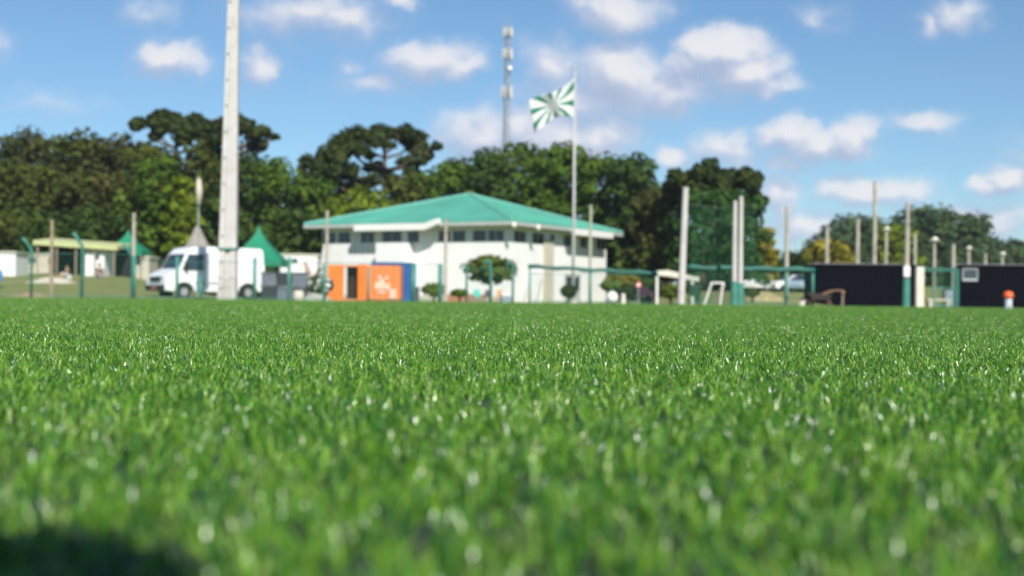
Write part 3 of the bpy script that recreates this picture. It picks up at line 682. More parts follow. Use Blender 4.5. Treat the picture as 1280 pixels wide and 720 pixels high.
post((1168, 302), 74, 4, 'lamp post seen through the green gate', conc2, lamp=1, name='lamp_post', cat='lamp post', group=PG)
post((1192, 306), 72, 5, 'pale pole at the right jamb of the green gate', conc2, group=PG)
post((1211, 312), 97, 4, 'lamp post behind the window of the right black container', conc2, lamp=1, name='lamp_post', cat='lamp post', group=PG)
post((1232, 318), 98, 4, 'short pole above the middle of the right black container', conc2, group=PG)
post((1253, 319), 98, 4, 'lamp post above the right end of the right black container', conc2, lamp=1, name='lamp_post', cat='lamp post', group=PG)
# furled banner on a thin pole
bn = post((248.5, 222), 78, 2.4, 'thin pole with a pale furled banner near its top, behind the white van', grey, name='banner_pole', group=None)
q = P(248.5, 240, 78); MB().tube([(q.x - bn.location.x, -.05, q.z - bn.location.z - .75), (q.x - bn.location.x + .03, -.05, q.z - bn.location.z), (q.x - bn.location.x, -.05, q.z - bn.location.z + .72)], [.13, .19, .12], 9).build('furled_banner', beige, bn, smooth=True)

# ------------------------------------------------------------------ fences
def netmat(name, col, alpha, sc_):
    m = bpy.data.materials.new(name); m.use_nodes = True; n = NT(m.node_tree); b = n.n['Principled BSDF']; b.inputs['Base Color'].default_value = (*col, 1); b.inputs['Roughness'].default_value = .7
    t = n.add('ShaderNodeTexCoord'); sp = n.add('ShaderNodeSeparateXYZ'); n.link(t.outputs['Object'], sp.inputs[0])
    h = n.math('ADD', sp.outputs[0], n.math('MULTIPLY', sp.outputs[1], .7)); vals = []
    for sg in (1, -1):
        a = n.math('ADD', h, n.math('MULTIPLY', sp.outputs[2], sg)); vals.append(n.math('LESS_THAN', n.math('FRACT', n.math('MULTIPLY_ADD', a, sc_, 500)), alpha))
    k = n.math('MAXIMUM', vals[0], vals[1]); tr = n.add('ShaderNodeBsdfTransparent'); mx = n.add('ShaderNodeMixShader')
    n.link(k, mx.inputs[0]); n.link(tr.outputs[0], mx.inputs[1]); n.link(b.outputs[0], mx.inputs[2]); n.link(mx.outputs[0], n.n['Material Output'].inputs[0]); return m
chain = netmat('green_chain_link', (.03, .15, .10), .045, 14)
netg = netmat('green_protective_netting', (.010, .085, .035), .13, 18)
def fence(D, posts, label, ztop, mesh_top=None, rail=None, arm=0, group=None, hook=False, mesh_=True, w=.055, name='chain_link_fence'):
    x0 = X(posts[0][0], D, 372); root = empty(name, (x0, D, 0), label=label, cat='fence', group=group)
    xsn = []
    for pxx, pyt, wpx in posts:
        x = X(pxx, D, 372); g = gz(x, D); h = Z(pxx, pyt, D); r_ = S(wpx, D) / 2; m = MB(); xl = x - x0; xsn.append(xl)
        pts_ = [(xl, 0, g - .1), (xl, 0, h - (.12 if (arm or hook) else 0))]
        if arm: pts_ += [(xl - arm * .5, -.12, h + .18), (xl - arm, -.2, h + .4)]
        if hook: pts_ += [(xl - .03, 0, h - .03), (xl - .12, 0, h), (xl - .22, 0, h - .06), (xl - .25, 0, h - .2)]
        m.tube(pts_, r_, 8); m.build('post', tealpost, root, smooth=True)
    if mesh_:
        mb = MB()
        for a, b_ in zip(xsn[:-1], xsn[1:]): mb.add([(a, .02, 0), (b_, .02, 0), (b_, .02, ztop), (a, .02, ztop)], [(0, 1, 2, 3)])
        mb.build('wire_mesh', chain, root)
        MB().tube([(xsn[0], 0, ztop), (xsn[-1], 0, ztop)], .011, 6).tube([(xsn[0], 0, .08), (xsn[-1], 0, .08)], .015, 5).build('top_rail', tealpost, root)
    return root, xsn
fence(56, [(-40, 303, 4), (39, 310, 3.8), (102, 304, 4.4), (165, 318, 4)], 'green chain link fence with outward bent post tops at the left edge of the pitch', 1.75, arm=.32)
fence(56.5, [(167, 320, 5), (221, 321, 4), (250, 345, 4), (318, 322, 4.4), (361, 322, 4.4), (405, 330, 3.6), (460, 334, 3.4), (516, 329, 5), (550, 330, 5.5)], 'low green chain link fence from the pale pole past the van and orange container', 1.5)
fence(57, [(583, 330, 3), (613, 326, 3.4), (641, 328, 3)], 'three green hook topped posts with mesh before the oval bush', 1.35, hook=True)
# teal rolled netting along the tops of the right fences
def topped(D, posts, pl, pr, label, thick=6.5):
    root, xsn = fence(D, posts, label, min(Z(pl[0], pl[1], D), Z(pr[0], pr[1], D)) - .05, name='netting_fence')
    a, b_ = P(pl[0], pl[1], D), P(pr[0], pr[1], D); k = 14; pts_ = []; r_ = []
    for i in range(k + 1):
        q = a.lerp(b_, i / k); pts_.append((q.x - root.location.x, 0, q.z + .03 * math.sin(i * 1.7))); r_.append(S(thick, D) / 2 * (1 + .16 * math.sin(i * 2.3)))
    MB().tube(pts_, r_, 9).build('rolled_netting', tealdk, root, smooth=True)
topped(60, [(662, 334, 2.4), (738, 337, 2.6), (818, 340, 2.4)], (660, 333), (822, 342), 'teal netting fence with rolled top in front of the clubhouse side', 5)
topped(58.5, [(853, 334, 4), (925, 335, 4), (983, 336, 3.6), (1016, 336, 3)], (855, 334.5), (1018, 337.5), 'teal netting fence with rolled top between the net pole and black container', 7)
# hanging net
D = 59.5; xa, xb = X(858, D), X(944, D); zt0 = Z(900, 256, D); net = empty('protective_net', (xa, D, -.05), label='tall green protective net hanging in folds between the concrete poles', cat='net')
m = MB(); k = 60; vs = []
for j in range(5):
    for i in range(k + 1):
        f = i / k; vs.append(((xb - xa) * f, .12 * math.sin(i * 1.3) + .05 * math.sin(i * 2.9), .1 + (zt0 - .1 - .12 * math.sin(f * math.pi)) * j / 4))
m.add(vs, [(j * (k + 1) + i, j * (k + 1) + i + 1, (j + 1) * (k + 1) + i + 1, (j + 1) * (k + 1) + i) for j in range(4) for i in range(k)]); m.build('netting', netg, net, smooth=True)
MB().tube([(-.1, 0, zt0 + .05), ((xb - xa) / 2, 0, zt0 - .07), (xb - xa, 0, zt0 + .05)], .005, 5).build('top_cable', grey, net)

# ------------------------------------------------------------------ gate between containers
D = 57; xa, xb = X(1149, D, 380), X(1196, D, 380); zt0 = Z(1170, 336, D)
gate = empty('green_gate', (xa, D, -.03), label='green framed mesh gate with a pale left post between the black containers', cat='gate')
wv = xb - xa
MB().box((0, 0, zt0 / 2 + .05), (S(9.5, D), .3, zt0 + .1)).build('gate_pillar', cream, gate, bevel=.01)
MB().box((wv / 2 + .05, 0, zt0), (wv - .2, .12, .16)).build('top_beam', tealdk, gate)
MB().box((wv, 0, zt0 / 2), (.14, .14, zt0 + .1)).build('jamb', tealdk, gate)
m = MB(); m.tube([(.6, 0, .05), (.6, 0, zt0 - .1)], .03, 6).tube([(wv - .12, 0, .05), (wv - .12, 0, zt0 - .1)], .03, 6).tube([(.6, 0, .1), (wv - .12, 0, .1)], .03, 6).tube([(.6, 0, .8), (wv - .12, 0, .8)], .025, 6); m.build('leaf_frame', tealpost, gate)
MB().add([(.6, .01, .1), (wv - .12, .01, .1), (wv - .12, .01, zt0 - .1), (.6, .01, zt0 - .1)], [(0, 1, 2, 3)]).build('gate_mesh', netg, gate)

# ------------------------------------------------------------------ containers
def corrug(mb, x0, x1, y, z0, z1, depth=.035, pitch=.28, k=0):
    n_ = max(2, int(abs(x1 - x0) / pitch)); vs = []
    for i in range(n_ * 4 + 1):
        f = i / (n_ * 4); ph = i % 4; yy_ = y - (depth if ph in (1, 2) else 0); vs += [(x0 + (x1 - x0) * f, yy_, z0), (x0 + (x1 - x0) * f, yy_, z1)]
    mb.add(vs, [(2 * i, 2 * i + 2, 2 * i + 3, 2 * i + 1) for i in range(n_ * 4)], k)
def container(px0, px1, D, top, label, mt, depth=2.44, rz=0, name='shipping_container'):
    xa, xb = X(px0, D, 375), X(px1, D, 375); g = gz((xa + xb) / 2, D); h = Z(px0, top, D) - g; L = xb - xa
    root = empty(name, (xa, D, g - .02), rz, label=label, cat='container', group=None)
    m = MB(); m.span((.08, .05, .12), (L - .08, depth, h - .06)); corrug(m, .1, L - .1, .045, .14, h - .12); m.build('body', mt, root)
    f = MB()
    for xx in (.06, L - .06):
        f.span((xx - .07, -.02, 0), (xx + .07, .14, h)); f.span((xx - .07, depth - .1, 0), (xx + .07, depth + .03, h))
    f.span((.13, -.02, h - .14), (L - .13, .12, h)); f.span((.13, -.02, 0), (L - .13, .12, .14)); f.build('frame', mt, root)
    return root, L, h
c1, L, h = container(1016, 1145, 82, 329, 'black corrugated container left of the green gate', black)
MB().tube([(.2, 1, h + .03), (L - .1, 1, h + .03)], .03, 6).build('top_pipe', grey, c1)
c2, L, h = container(1197, 1340, 78, 330, 'black container with a small pale framed window, right of the green gate', black)
MB().tube([(.2, 1, h + .03), (L - .1, 1, h + .03)], .03, 6).build('top_pipe', grey, c2)
q = P(1212.5, 343, 78); wx, wz = q.x - c2.location.x, q.z - c2.location.z
m = MB(); m.box((wx, -.02, wz + .3), (.84, .05, .05)).box((wx, -.02, wz - .30), (.84, .06, .12)).box((wx - .4, -.02, wz), (.05, .05, .6)).box((wx + .4, -.02, wz), (.05, .05, .6)); fo = m.build('window_frame', galv, c2)
MB().box((wx, 0.0, wz), (.76, .03, .52)).build('pane', glassd, fo)
# orange container with its end open
D = 70; xa, xb = X(447, D, 375), X(500, D, 375); g = gz(xa, D); h = Z(470, 332, D) - g; L = xb - xa
oc = empty('orange_container', (xa, D, g), 0, label='faded orange container with one door swung open and white marks on its side', cat='container')
m = MB(); W2 = 1.9
m.span((.0, 0.05, .1), (L, .1, h)); corrug(m, .05, L - .05, .046, .12, h - .1, .02, .3)
m.span((L - .05, .1, .1), (L, W2, h)); m.span((-.7, W2 - .05, .1), (L - .05, W2, h)); m.span((-.7, .101, h - .06), (L - .05, W2 - .05, h)); m.span((-.7, .101, .04), (L - .05, W2 - .05, .1))
m.build('body', salmon, oc)
MB().box((.24, .02, h / 2 + .05), (.48, .08, h), 0).build('corner_panel', orange, oc)
MB().span((-.62, .7, .1), (-.005, .76, h - .07)).build('opening_shade_sheet', mat('dark_red_shade', (.03, .008, .006), .9, .2), oc)  # dark sheet added in the opening, its colour stands in for interior shade
MB().box((-1.12, -.05, h / 2 + .02), (.86, .06, h - .02), R(12)).build('door', orange, oc)
MB().tube([(-.75, .1, .2), (-.75, .1, h - .1)], .025, 6).build('lock_rod', grey, oc)
m = MB(); u_ = S(1, D)
for bx_, bz_, bw, bh in ((24, 20, 5, 9), (30, 22, 7, 13), (37, 19, 6, 8), (27, 31, 4, 4), (36, 30, 3, 5), (30, 12, 11, 3), (44, 10, 8, 12)): m.box((bx_ * u_, -.005 if bx_ != 44 else -.004, bz_ * u_), (bw * u_, .018, bh * u_))
m.build('white_lettering', mat('faded_white_paint', (.74, .50, .38), .7, .1), oc)
container(466, 516, 76, 327, 'blue container behind the orange one', blue, 2.2)

# ------------------------------------------------------------------ van
D = 72; van = empty('delivery_van', P(258, 372, D).xy.to_3d() + Vector((0, 0, gz(-15, D))), math.pi + R(41), label='white high roof delivery van parked facing left behind the tall mast', cat='van')
prof = [(-2.78, .42), (-2.8, 1.6), (-2.72, 2.52), (-2.55, 2.6), (.9, 2.62), (1.35, 2.52), (1.62, 2.28), (2.02, 1.5), (2.62, 1.22), (2.8, .98), (2.82, .42), (2.35, .36), (2.25, .62), (1.95, .82), (1.6, .82), (1.3, .62), (1.2, .36), (-1.25, .36), (-1.35, .62), (-1.65, .82), (-2.0, .82), (-2.3, .62), (-2.4, .38)]
m = MB(); n_ = len(prof); vs = []
for y, sc_ in ((-1.0, .93), (-.97, .99), (-.9, 1), (.9, 1), (.97, .99), (1.0, .93)):
    for (px_, pz_) in prof:
        inset = .10 * max(0, (pz_ - 1.1) / 1.5) * (1 if abs(y) > .8 else 0)
        vs.append((px_ * (1 if sc_ > .95 else .992), y - math.copysign(inset, y), 1.3 + (pz_ - 1.3) * (1 if sc_ > .95 else .975)))
m.add(vs, [(r_ * n_ + i, r_ * n_ + (i + 1) % n_, (r_ + 1) * n_ + (i + 1) % n_, (r_ + 1) * n_ + i) for r_ in range(5) for i in range(n_)] + [tuple(range(n_)), tuple(5 * n_ + i for i in range(n_))[::-1]])
m.build('body', vanw, van)
m = MB(); m.add([(1.66, -.8, 2.23), (1.66, .8, 2.23), (2.03, .87, 1.52), (2.03, -.87, 1.52)], [(0, 1, 2, 3)]); ws = m.build('windscreen', glassd, van)
sld = ws.modifiers.new('t', 'SOLIDIFY'); sld.thickness = .03; sld.offset = 1
for s_ in (-1, 1):
    y = s_ * .975
    MB().add([(.72, y * 1.03, 1.42), (1.9, y * 1.03, 1.42), (1.52, y * .985, 2.22), (.72, y * .985, 2.22), (.72, y * .96, 1.42), (1.9, y * .96, 1.42), (1.52, y * .9, 2.22), (.72, y * .9, 2.22)], [(0, 1, 2, 3), (4, 7, 6, 5), (0, 4, 5, 1), (1, 5, 6, 2), (2, 6, 7, 3), (3, 7, 4, 0)]).build('side_window', glassd, van)
    MB().span((.42, s_ * .95, .5), (.62, s_ * 1.005, 2.3)).build('pillar_shade_strip', bluegrey, van)  # blue-grey strip: pillar, with the door's shadow put into its colour
    MB().box((2.72, s_ * .72, 1.03), (.16, .34, .2)).build('headlight', mat('headlight_glass', (.7, .72, .74), .15, .05), van, bevel=.03)
    MB().box((1.75, s_ * 1.16, 1.62), (.12, .2, .34)).tube([(1.7, s_ * .95, 1.5), (1.75, s_ * 1.1, 1.55)], .03, 5).build('mirror', rubber, van)
    MB().box((-2.8, s_ * .88, 1.1), (.05, .14, .5)).build('tail_light', red, van)
    MB().span((-1.2, s_ * .99, .75), (1.15, s_ * 1.012, .85)).build('side_trim', grey, van)
    for xw in (1.78, -1.82):
        wh = MB().tube([(xw, s_ * .78, .35), (xw, s_ * 1.0, .35)], .35, 24).build('wheel', rubber, van)
        MB().tube([(xw, s_ * 1.001, .35), (xw, s_ * 1.015, .35)], .2, 16).build('rim', galv, wh)
MB().span((2.74, -.95, .4), (2.9, .95, .68)).build('bumper', rubber, van, bevel=.03)
MB().span((2.76, -.5, .86), (2.86, .5, 1.1)).build('grille', rubber, van)
MB().span((2.905, -.24, .46), (2.92, .24, .6)).build('number_plate', pink, van)

# ------------------------------------------------------------------ tents and shelters
def tent(apex, pl, pr, D, label, eave_h=None):
    a, l, r_ = P(*apex, D), P(*pl, D), P(*pr, D); cx = a.x; g = gz(cx, D); hw = (r_.x - l.x) / 2
    root = empty('pyramid_tent', (cx, D, g), label=label, cat='tent', group='green pyramid tents'); he = (l.z + r_.z) / 2 - g; ha = a.z - g
    m = MB(); ring = []; K = 10
    for i in range(K + 1):
        f = i / K; w_ = hw * (1 - f) ** 1.55 + .02; ring += [(-w_, -w_, he + (ha - he) * f), (w_, -w_, he + (ha - he) * f), (w_, w_, he + (ha - he) * f), (-w_, w_, he + (ha - he) * f)]
    m.add(ring, [(i * 4 + j, i * 4 + (j + 1) % 4, (i + 1) * 4 + (j + 1) % 4, (i + 1) * 4 + j) for i in range(K) for j in range(4)]); m.build('canopy', tentg, root)
    v_ = MB(); 
    for a_, b_ in (((-hw, -hw), (hw, -hw)), ((hw, -hw), (hw, hw)), ((hw, hw), (-hw, hw)), ((-hw, hw), (-hw, -hw))):
        v_.add([(a_[0], a_[1], he + .001), (b_[0], b_[1], he + .001), (b_[0], b_[1], he - .32), (a_[0], a_[1], he - .32)], [(0, 1, 2, 3)])
    vo = v_.build('valance', tentg, root); s2 = vo.modifiers.new('t', 'SOLIDIFY'); s2.thickness = .01
    for sx in (-1, 1):
        for sy in (-1, 1): MB().tube([(sx * hw * .97, sy * hw * .97, -.1), (sx * hw * .97, sy * hw * .97, he)], .04, 6).build('leg', galv, root)
tent((160.5, 287), (138, 314), (184, 314), 100.5, 'smaller green peaked tent beside the pale pole on the left')
tent((324, 281), (292, 326), (358, 326), 80, 'larger green peaked tent behind the right end of the van')
# cream tent behind van
q0, q1 = X(230, 92), X(262, 92); g = gz(q0, 92)
ct = empty('cream_tent', ((q0 + q1) / 2, 92, g), label='pale cream conical tent peeking over the white van', cat='tent')
ha, he = Z(247, 282, 92) - g, Z(247, 309, 92) - g; hw = (q1 - q0) / 2; MB().tube([(0, 0, he - .3), (0, 0, he), (0, 0, he + (ha - he) * .5), (0, 0, ha)], [hw, hw, hw * .55, .1], 10).build('canopy', mat('weathered_canvas', (.28, .26, .22), .9, .15), ct)
for sx in (-1, 1): MB().tube([(sx * hw * .9, 0, 0), (sx * hw * .9, 0, he)], .05, 6).build('leg', galv, ct)
# flat shelter with pale green roof
D = 96; xa, xb = X(48, D), X(152, D); g = gz((xa + xb) / 2, D); zr = Z(100, 304, D) - g; L = xb - xa
shd = empty('open_shelter', (xa, D, g), label='long open shelter with a pale yellow green sheet roof', cat='shelter')
m = MB(); m.add([(0, -1.2, zr + .12), (L, -1.2, zr - .22), (L, 2.6, zr + .1), (0, 2.6, zr + .44), (0, -1.2, zr - .16), (L, -1.2, zr - .5), (L, 2.6, zr + .0), (0, 2.6, zr + .3)], [(0, 1, 2, 3), (4, 7, 6, 5), (0, 4, 5, 1), (1, 5, 6, 2), (2, 6, 7, 3), (3, 7, 4, 0)]); m.build('roof', ylroof, shd)
for i in range(5): MB().tube([(.25 + (L - .5) * i / 4, -1, -.2), (.25 + (L - .5) * i / 4, -1, zr - .3 - .28 * i / 4)], .06, 6).build('post', wood, shd)
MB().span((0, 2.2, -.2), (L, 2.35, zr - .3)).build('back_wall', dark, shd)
def hut(px0, px1, top, D, label, win=None, mt=wallw, roofm=cream):
    xa, xb = X(px0, D), X(px1, D); g = gz((xa + xb) / 2, D); h = Z((px0 + px1) / 2, top, D) - g; L = xb - xa
    root = empty('site_hut', (xa, D, g), label=label, cat='hut', group=None)
    MB().span((0, 0, -.3), (L, 2.5, h)).build('wall', mt, root); MB().span((-.1, -.1, h), (L + .1, 2.6, h + .1)).build('roof', roofm, root)
    if win: 
        wx = X(win[0], D) - xa; wz = Z(win[0], win[1], D) - g; fo = MB().box((wx, -.02, wz), (S(win[2], D), .05, S(win[3], D))).build('window', grey, root); MB().box((wx, -.05, wz), (S(win[2], D) - .1, .03, S(win[3], D) - .1)).build('pane', glassd, fo)
hut(106, 130, 315, 95.3, 'small white hut with a dark window under the shelter roof', (121, 320, 6, 9))
hut(-25, 19, 316, 93, 'white hut cut by the left edge of the view', None)
hut(28, 72, 318, 101, 'pale grey hut behind the left green fence posts', (40, 325, 10, 8), mt=beige)
hut(154, 186, 322, 100, 'pale hut under the smaller green tent', None, mt=beige)
hut(350, 396, 319, 100, 'low white hut behind the larger green tent', (368, 326, 8, 6))
# small long white bus / building at right
D = 135; xa, xb = X(944, D), X(1012, D); g = gz(xa, D); bs_ = empty('dark_kiosk', (xa, D, g), label='dark blue glazed kiosk behind the parked white cars', cat='kiosk'); L = xb - xa; h = Z(980, 340, D) - g
MB().span((0, 0, -.3), (L, 3, h)).build('wall', mat('navy_panel', (.03, .07, .11), .5, .2), bs_); MB().span((-.2, -.3, h), (L + .2, 3.2, h + .15)).build('roof', cream, bs_)
for i in range(4): MB().box((.7 + i * (L - 1.4) / 3, -.02, h * .6), (.9, .04, h * .4)).build('window', glassd, bs_)
MB().box((L * .62, -.06, h * .45), (1.2, .06, h * .8)).build('white_panel', white, bs_)
# cream canopy on a white post
D = 66; xa, xb = X(820, D), X(873, D); zc = Z(845, 344, D); cn = empty('cream_canopy', (xa, D, gz(xa, D)), label='cream flat canopy on white posts left of the first net pole', cat='canopy')
m = MB(); m.prism([(0, zc + .02), (0, zc + .22), (.5, zc + .26), (xb - xa, zc - .06), (xb - xa, zc - .26), (.5, zc - .02)], -.3, 1.2); m.build('roof', cream, cn)
for xx in (.03, xb - xa - .3): MB().box((xx, -.2, zc / 2), (.1, .1, zc)).build('post', white, cn)

# ------------------------------------------------------------------ parked cars
def car(px, D, rz, label, paint=None):
    x = X(px, D); g = gz(x, D); root = empty('parked_car', (x, D, g), rz, label=label, cat='car', group='cars parked beyond the right fence')
    pr = [(-2.1, .35), (-2.15, .8), (-2.0, .98), (-1.6, 1.02), (-1.15, 1.42), (.3, 1.46), (1.0, 1.0), (1.9, .88), (2.12, .65), (2.12, .35), (1.75, .3), (1.6, .6), (1.1, .6), (.95, .3), (-.95, .3), (-1.1, .6), (-1.6, .6), (-1.75, .3)]
    n_ = len(pr); m = MB(); vs = []
    for y in (-.86, -.8, .8, .86):
        for a, b_ in pr: vs.append((a * (1 if abs(y) < .85 else .98), y - math.copysign(.14 * max(0, b_ - .95) / .5, y), b_))
    m.add(vs, [(r_ * n_ + i, r_ * n_ + (i + 1) % n_, (r_ + 1) * n_ + (i + 1) % n_, (r_ + 1) * n_ + i) for r_ in range(3) for i in range(n_)] + [tuple(range(n_)), tuple(3 * n_ + i for i in range(n_))[::-1]]); m.build('body', paint or vanw, root)
    for s_ in (-1, 1):
        MB().add([(-1.1, s_ * .80, 1.02), (.85, s_ * .80, 1.02), (.25, s_ * .735, 1.38), (-1.0, s_ * .735, 1.38), (-1.1, s_ * .87, 1.02), (.85, s_ * .87, 1.02), (.25, s_ * .765, 1.38), (-1.0, s_ * .765, 1.38)], [(0, 1, 2, 3), (4, 7, 6, 5), (0, 4, 5, 1), (1, 5, 6, 2), (2, 6, 7, 3), (3, 7, 4, 0)]).build('side_window', glassd, root)
        MB().box((2.08, s_ * .6, .7), (.1, .3, .14)).build('headlight', lampglass, root)
        for xw in (-1.35, 1.35): MB().tube([(xw, s_ * .68, .3), (xw, s_ * .88, .3)], .3, 18).build('wheel', rubber, root)
    MB().add([(.36, -.66, 1.44), (.36, .66, 1.44), (1.0, .74, 1.03), (1.0, -.74, 1.03), (.33, -.66, 1.40), (.33, .66, 1.40), (.97, .74, .99), (.97, -.74, .99)], [(0, 1, 2, 3), (4, 7, 6, 5), (0, 4, 5, 1), (1, 5, 6, 2), (2, 6, 7, 3), (3, 7, 4, 0)]).build('windscreen', glassd, root)
car(906, 124, R(238), 'white car parked just left of the concrete pole pair')
car(947, 120, R(250), 'white car parked nose towards the pitch, right of the concrete pole pair')
car(990, 124, R(200), 'white car parked behind the grey fence pole')

car(804, 104, R(215), 'dark plum coloured car parked behind the round red sign', mat('plum_car_paint', (.05, .015, .04), .3, .1))
car(868, 112, R(190), 'silver car parked behind the cream canopy', mat('silver_car_paint', (.42, .43, .45), .3, .05, metal=.3))
car(1008, 118, R(230), 'pale blue car parked just left of the black container', mat('pale_blue_car_paint', (.30, .42, .55), .3, .05))
car(-50, 76, R(200), 'blue car parked at the left edge of the view', mat('blue_car_paint', (.05, .20, .45), .3, .05))
def bin_(px, D, col, label, s_=1.0):
    x = X(px, D, 372); root = empty('wheeled_bin', (x, D, gz(x, D)), label=label, cat='bin', group='wheeled bins near the fences')
    m = MB(); m.add([(-.22 * s_, -.25 * s_, .06), (.22 * s_, -.25 * s_, .06), (.22 * s_, .25 * s_, .06), (-.22 * s_, .25 * s_, .06), (-.28 * s_, -.32 * s_, .95 * s_), (.28 * s_, -.32 * s_, .95 * s_), (.28 * s_, .32 * s_, .95 * s_), (-.28 * s_, .32 * s_, .95 * s_)], [(0, 3, 2, 1), (4, 5, 6, 7), (0, 1, 5, 4), (1, 2, 6, 5), (2, 3, 7, 6), (3, 0, 4, 7)]); m.build('body', col, root, bevel=.02)
    MB().box((0, .02, .99 * s_), (.6 * s_, .68 * s_, .06)).tube([(-.2 * s_, .38 * s_, .95 * s_), (.2 * s_, .38 * s_, .95 * s_)], .02, 6).build('lid', col, root)
    for k in (-1, 1): MB().tube([(k * .2 * s_, .24 * s_, .1), (k * .27 * s_, .24 * s_, .1)], .1, 12).build('wheel', rubber, root)
bin_(869, 66, mat('dark_green_plastic', (.01, .06, .035), .5, .1), 'dark green wheeled bin right of the cream canopy', .9)
bin_(519, 72, darkgrey, 'dark grey wheeled bin right of the blue container', .75)
bin_(1185, 66, bluegrey, 'blue grey wheeled bin behind the green gate', .8)
bin_(216, 102, bluegrey, 'blue grey wheeled bin on the grass left of the van', 1)
def heap(px, D, wm, h, mt, label, name='gravel_heap', cat='heap'):
    r = np.random.default_rng(int(px)); x = X(px, D, 372); g = gz(x, D); m = MB(); K, J = 18, 6; vs = [(0, 0, h)]
    for j in range(1, J + 1):
        f = j / J
        for i in range(K): a = 2 * math.pi * i / K; q = wm * f * r.uniform(.88, 1.12); vs.append((q * math.cos(a), q * .6 * math.sin(a), h * (1 - f ** 1.4) * r.uniform(.8, 1.15) - .03 * (j == J)))
    fs = [(0, 1 + i, 1 + (i + 1) % K) for i in range(K)] + [(1 + j * K + i, 1 + (j + 1) * K + i, 1 + (j + 1) * K + (i + 1) % K, 1 + j * K + (i + 1) % K) for j in range(J - 1) for i in range(K)]
    o = m.add(vs, fs).build(name, mt); o.location = (x, D, g); tag(o, label, cat)
heap(64, 84, 1.5, .35, beige, 'low pale gravel heap at the feet of the standing person in white')
heap(36, 63, 1.2, .22, dirt, 'low brown soil heap near the leftmost green fence post', 'soil_heap')
heap(395, 62, .8, .35, mat('garden_rubble', (.35, .36, .30), .9, .5, 12), 'small heap of pale garden rubble under the flowering bush', 'rubble_heap')
heap(955, 74, 1.3, .5, mat('dry_brush', (.30, .26, .13), .95, .3, 6), 'low heap of dry brush between the concrete pair and the grey fence pole', 'brush_heap')
topiary(865, 361, 16, 12, 76, 'small dark bush behind the cream canopy', 'dark', stem=False, grp_=None)
topiary(940, 366, 18, 9, 70, 'low dry olive bush right of the concrete pole pair', 'olive', stem=False, grp_=None)
topiary(542, 362, 30, 17, 84, 'yellow green bush at the foot of the clubhouse front, right of the blue container', 'lime', stem=False, grp_=None)
topiary(814, 354, 26, 12, 88, 'low green bush right of the yellow bush', 'green', stem=False, grp_=None)
topiary(196, 352, 24, 20, 96, 'green bush on the slope left of the van', 'green', stem=False, grp_=None)

# ------------------------------------------------------------------ smaller things
# upright dark slatted crates stacked by the tent
def crate(x, y, z, rz, label, mt):
    root = empty('slatted_crate', (x, y, z), rz, label=label, cat='crate', group='dark slatted crates stacked right of the van')
    W_, Hh = .72, .66; m = MB()
    for i in range(7): m.box((-W_ / 2 + .06 + i * (W_ - .12) / 6, 0, Hh / 2), (.045, .5, Hh - .02))
    m.build('slats', mt, root); MB().box((0, .1, Hh / 2), (W_ - .1, .2, Hh - .1)).build('contents', rubber, root); MB().box((0, 0, .03), (W_, .56, .05)).box((0, 0, Hh - .03), (W_, .56, .05)).build('rim', darkgrey, root)
D = 66; xx0 = X(336, D, 375)
words_ = ['leftmost', 'second from left', 'third from left']; rows_ = ['bottom', 'middle']
for rr in range(2):
    for i in range(3): crate(xx0 + i * .74, D + .2 * (i % 2), gz(xx0, D) + rr * .665, 0, 'dark slatted crate, %s in the %s row of the stack by the van' % (words_[i], 'upper' if rr else 'lower'), (darkgrey, bluegrey)[(i + rr) % 2])
x = X(373, 58, 375); br = empty('white_barrel', (x, 58, -.05), label='small whitish barrel in front of the dark slatted crates', cat='barrel')
MB().tube([(0, 0, 0), (0, 0, .12), (0, 0, .3), (0, 0, .42)], [.2, .23, .23, .2], 14).build('shell', cream, br, smooth=True); MB().tube([(0, 0, .421), (0, 0, .46)], .17, 12).build('lid', white, br)
# bare stump like trunk
x = X(388, 68, 375); dt = empty('dead_tree', (x, 68, -.05), label='short leaning bare pinkish trunk left of the orange container', cat='tree stump')
MB().tube([(.2, 0, 0), (0, 0, .9), (-.15, .05, 1.5), (-.3, 0, 1.9)], [.2, .16, .13, .07], 8).tube([(0, 0, .9), (.4, .1, 1.5), (.75, .1, 1.62)], [.1, .08, .04], 6).build('trunk', mat('pinkish_bark', (.42, .30, .24), .9, .15), dt, smooth=True)
# chairs
def chair(px, D, col, rz, label):
    x = X(px, D, 372); root = empty('plastic_chair', (x, D, gz(x, D)), rz, label=label, cat='chair', group='plastic chairs in front of the clubhouse'); root.scale = (.62, .62, .62)
    MB().box((0, 0, .44), (.46, .44, .05)).build('seat', col, root, bevel=.015); MB().box((0, .22, .72), (.46, .05, .52), 0).build('backrest', col, root, bevel=.015)
    for sx in (-1, 1):
        for sy in (-1, 1): MB().tube([(sx * .2, sy * .19, .42), (sx * .23, sy * .22, 0)], .022, 6).build('leg', col, root)
        MB().box((sx * .23, 0, .62), (.04, .4, .03)).build('armrest', col, root)
aqua = mat('aqua_plastic', (.08, .50, .42), .5, .08); peach = mat('peach_plastic', (.72, .40, .18), .5, .08)
chair(597, 64, aqua, R(20), 'small aqua plastic chair under the left side of the oval bush')
chair(623, 64, peach, R(-25), 'small peach coloured plastic chair under the right side of the oval bush')
chair(610, 66, darkgrey, R(5), 'small dark plastic chair between the aqua and peach chairs')
x = X(632, 60, 375); cb = empty('cool_box', (x, 60, -.05), .3, label='small blue and white cool box on the ground right of the peach chair', cat='cool box')
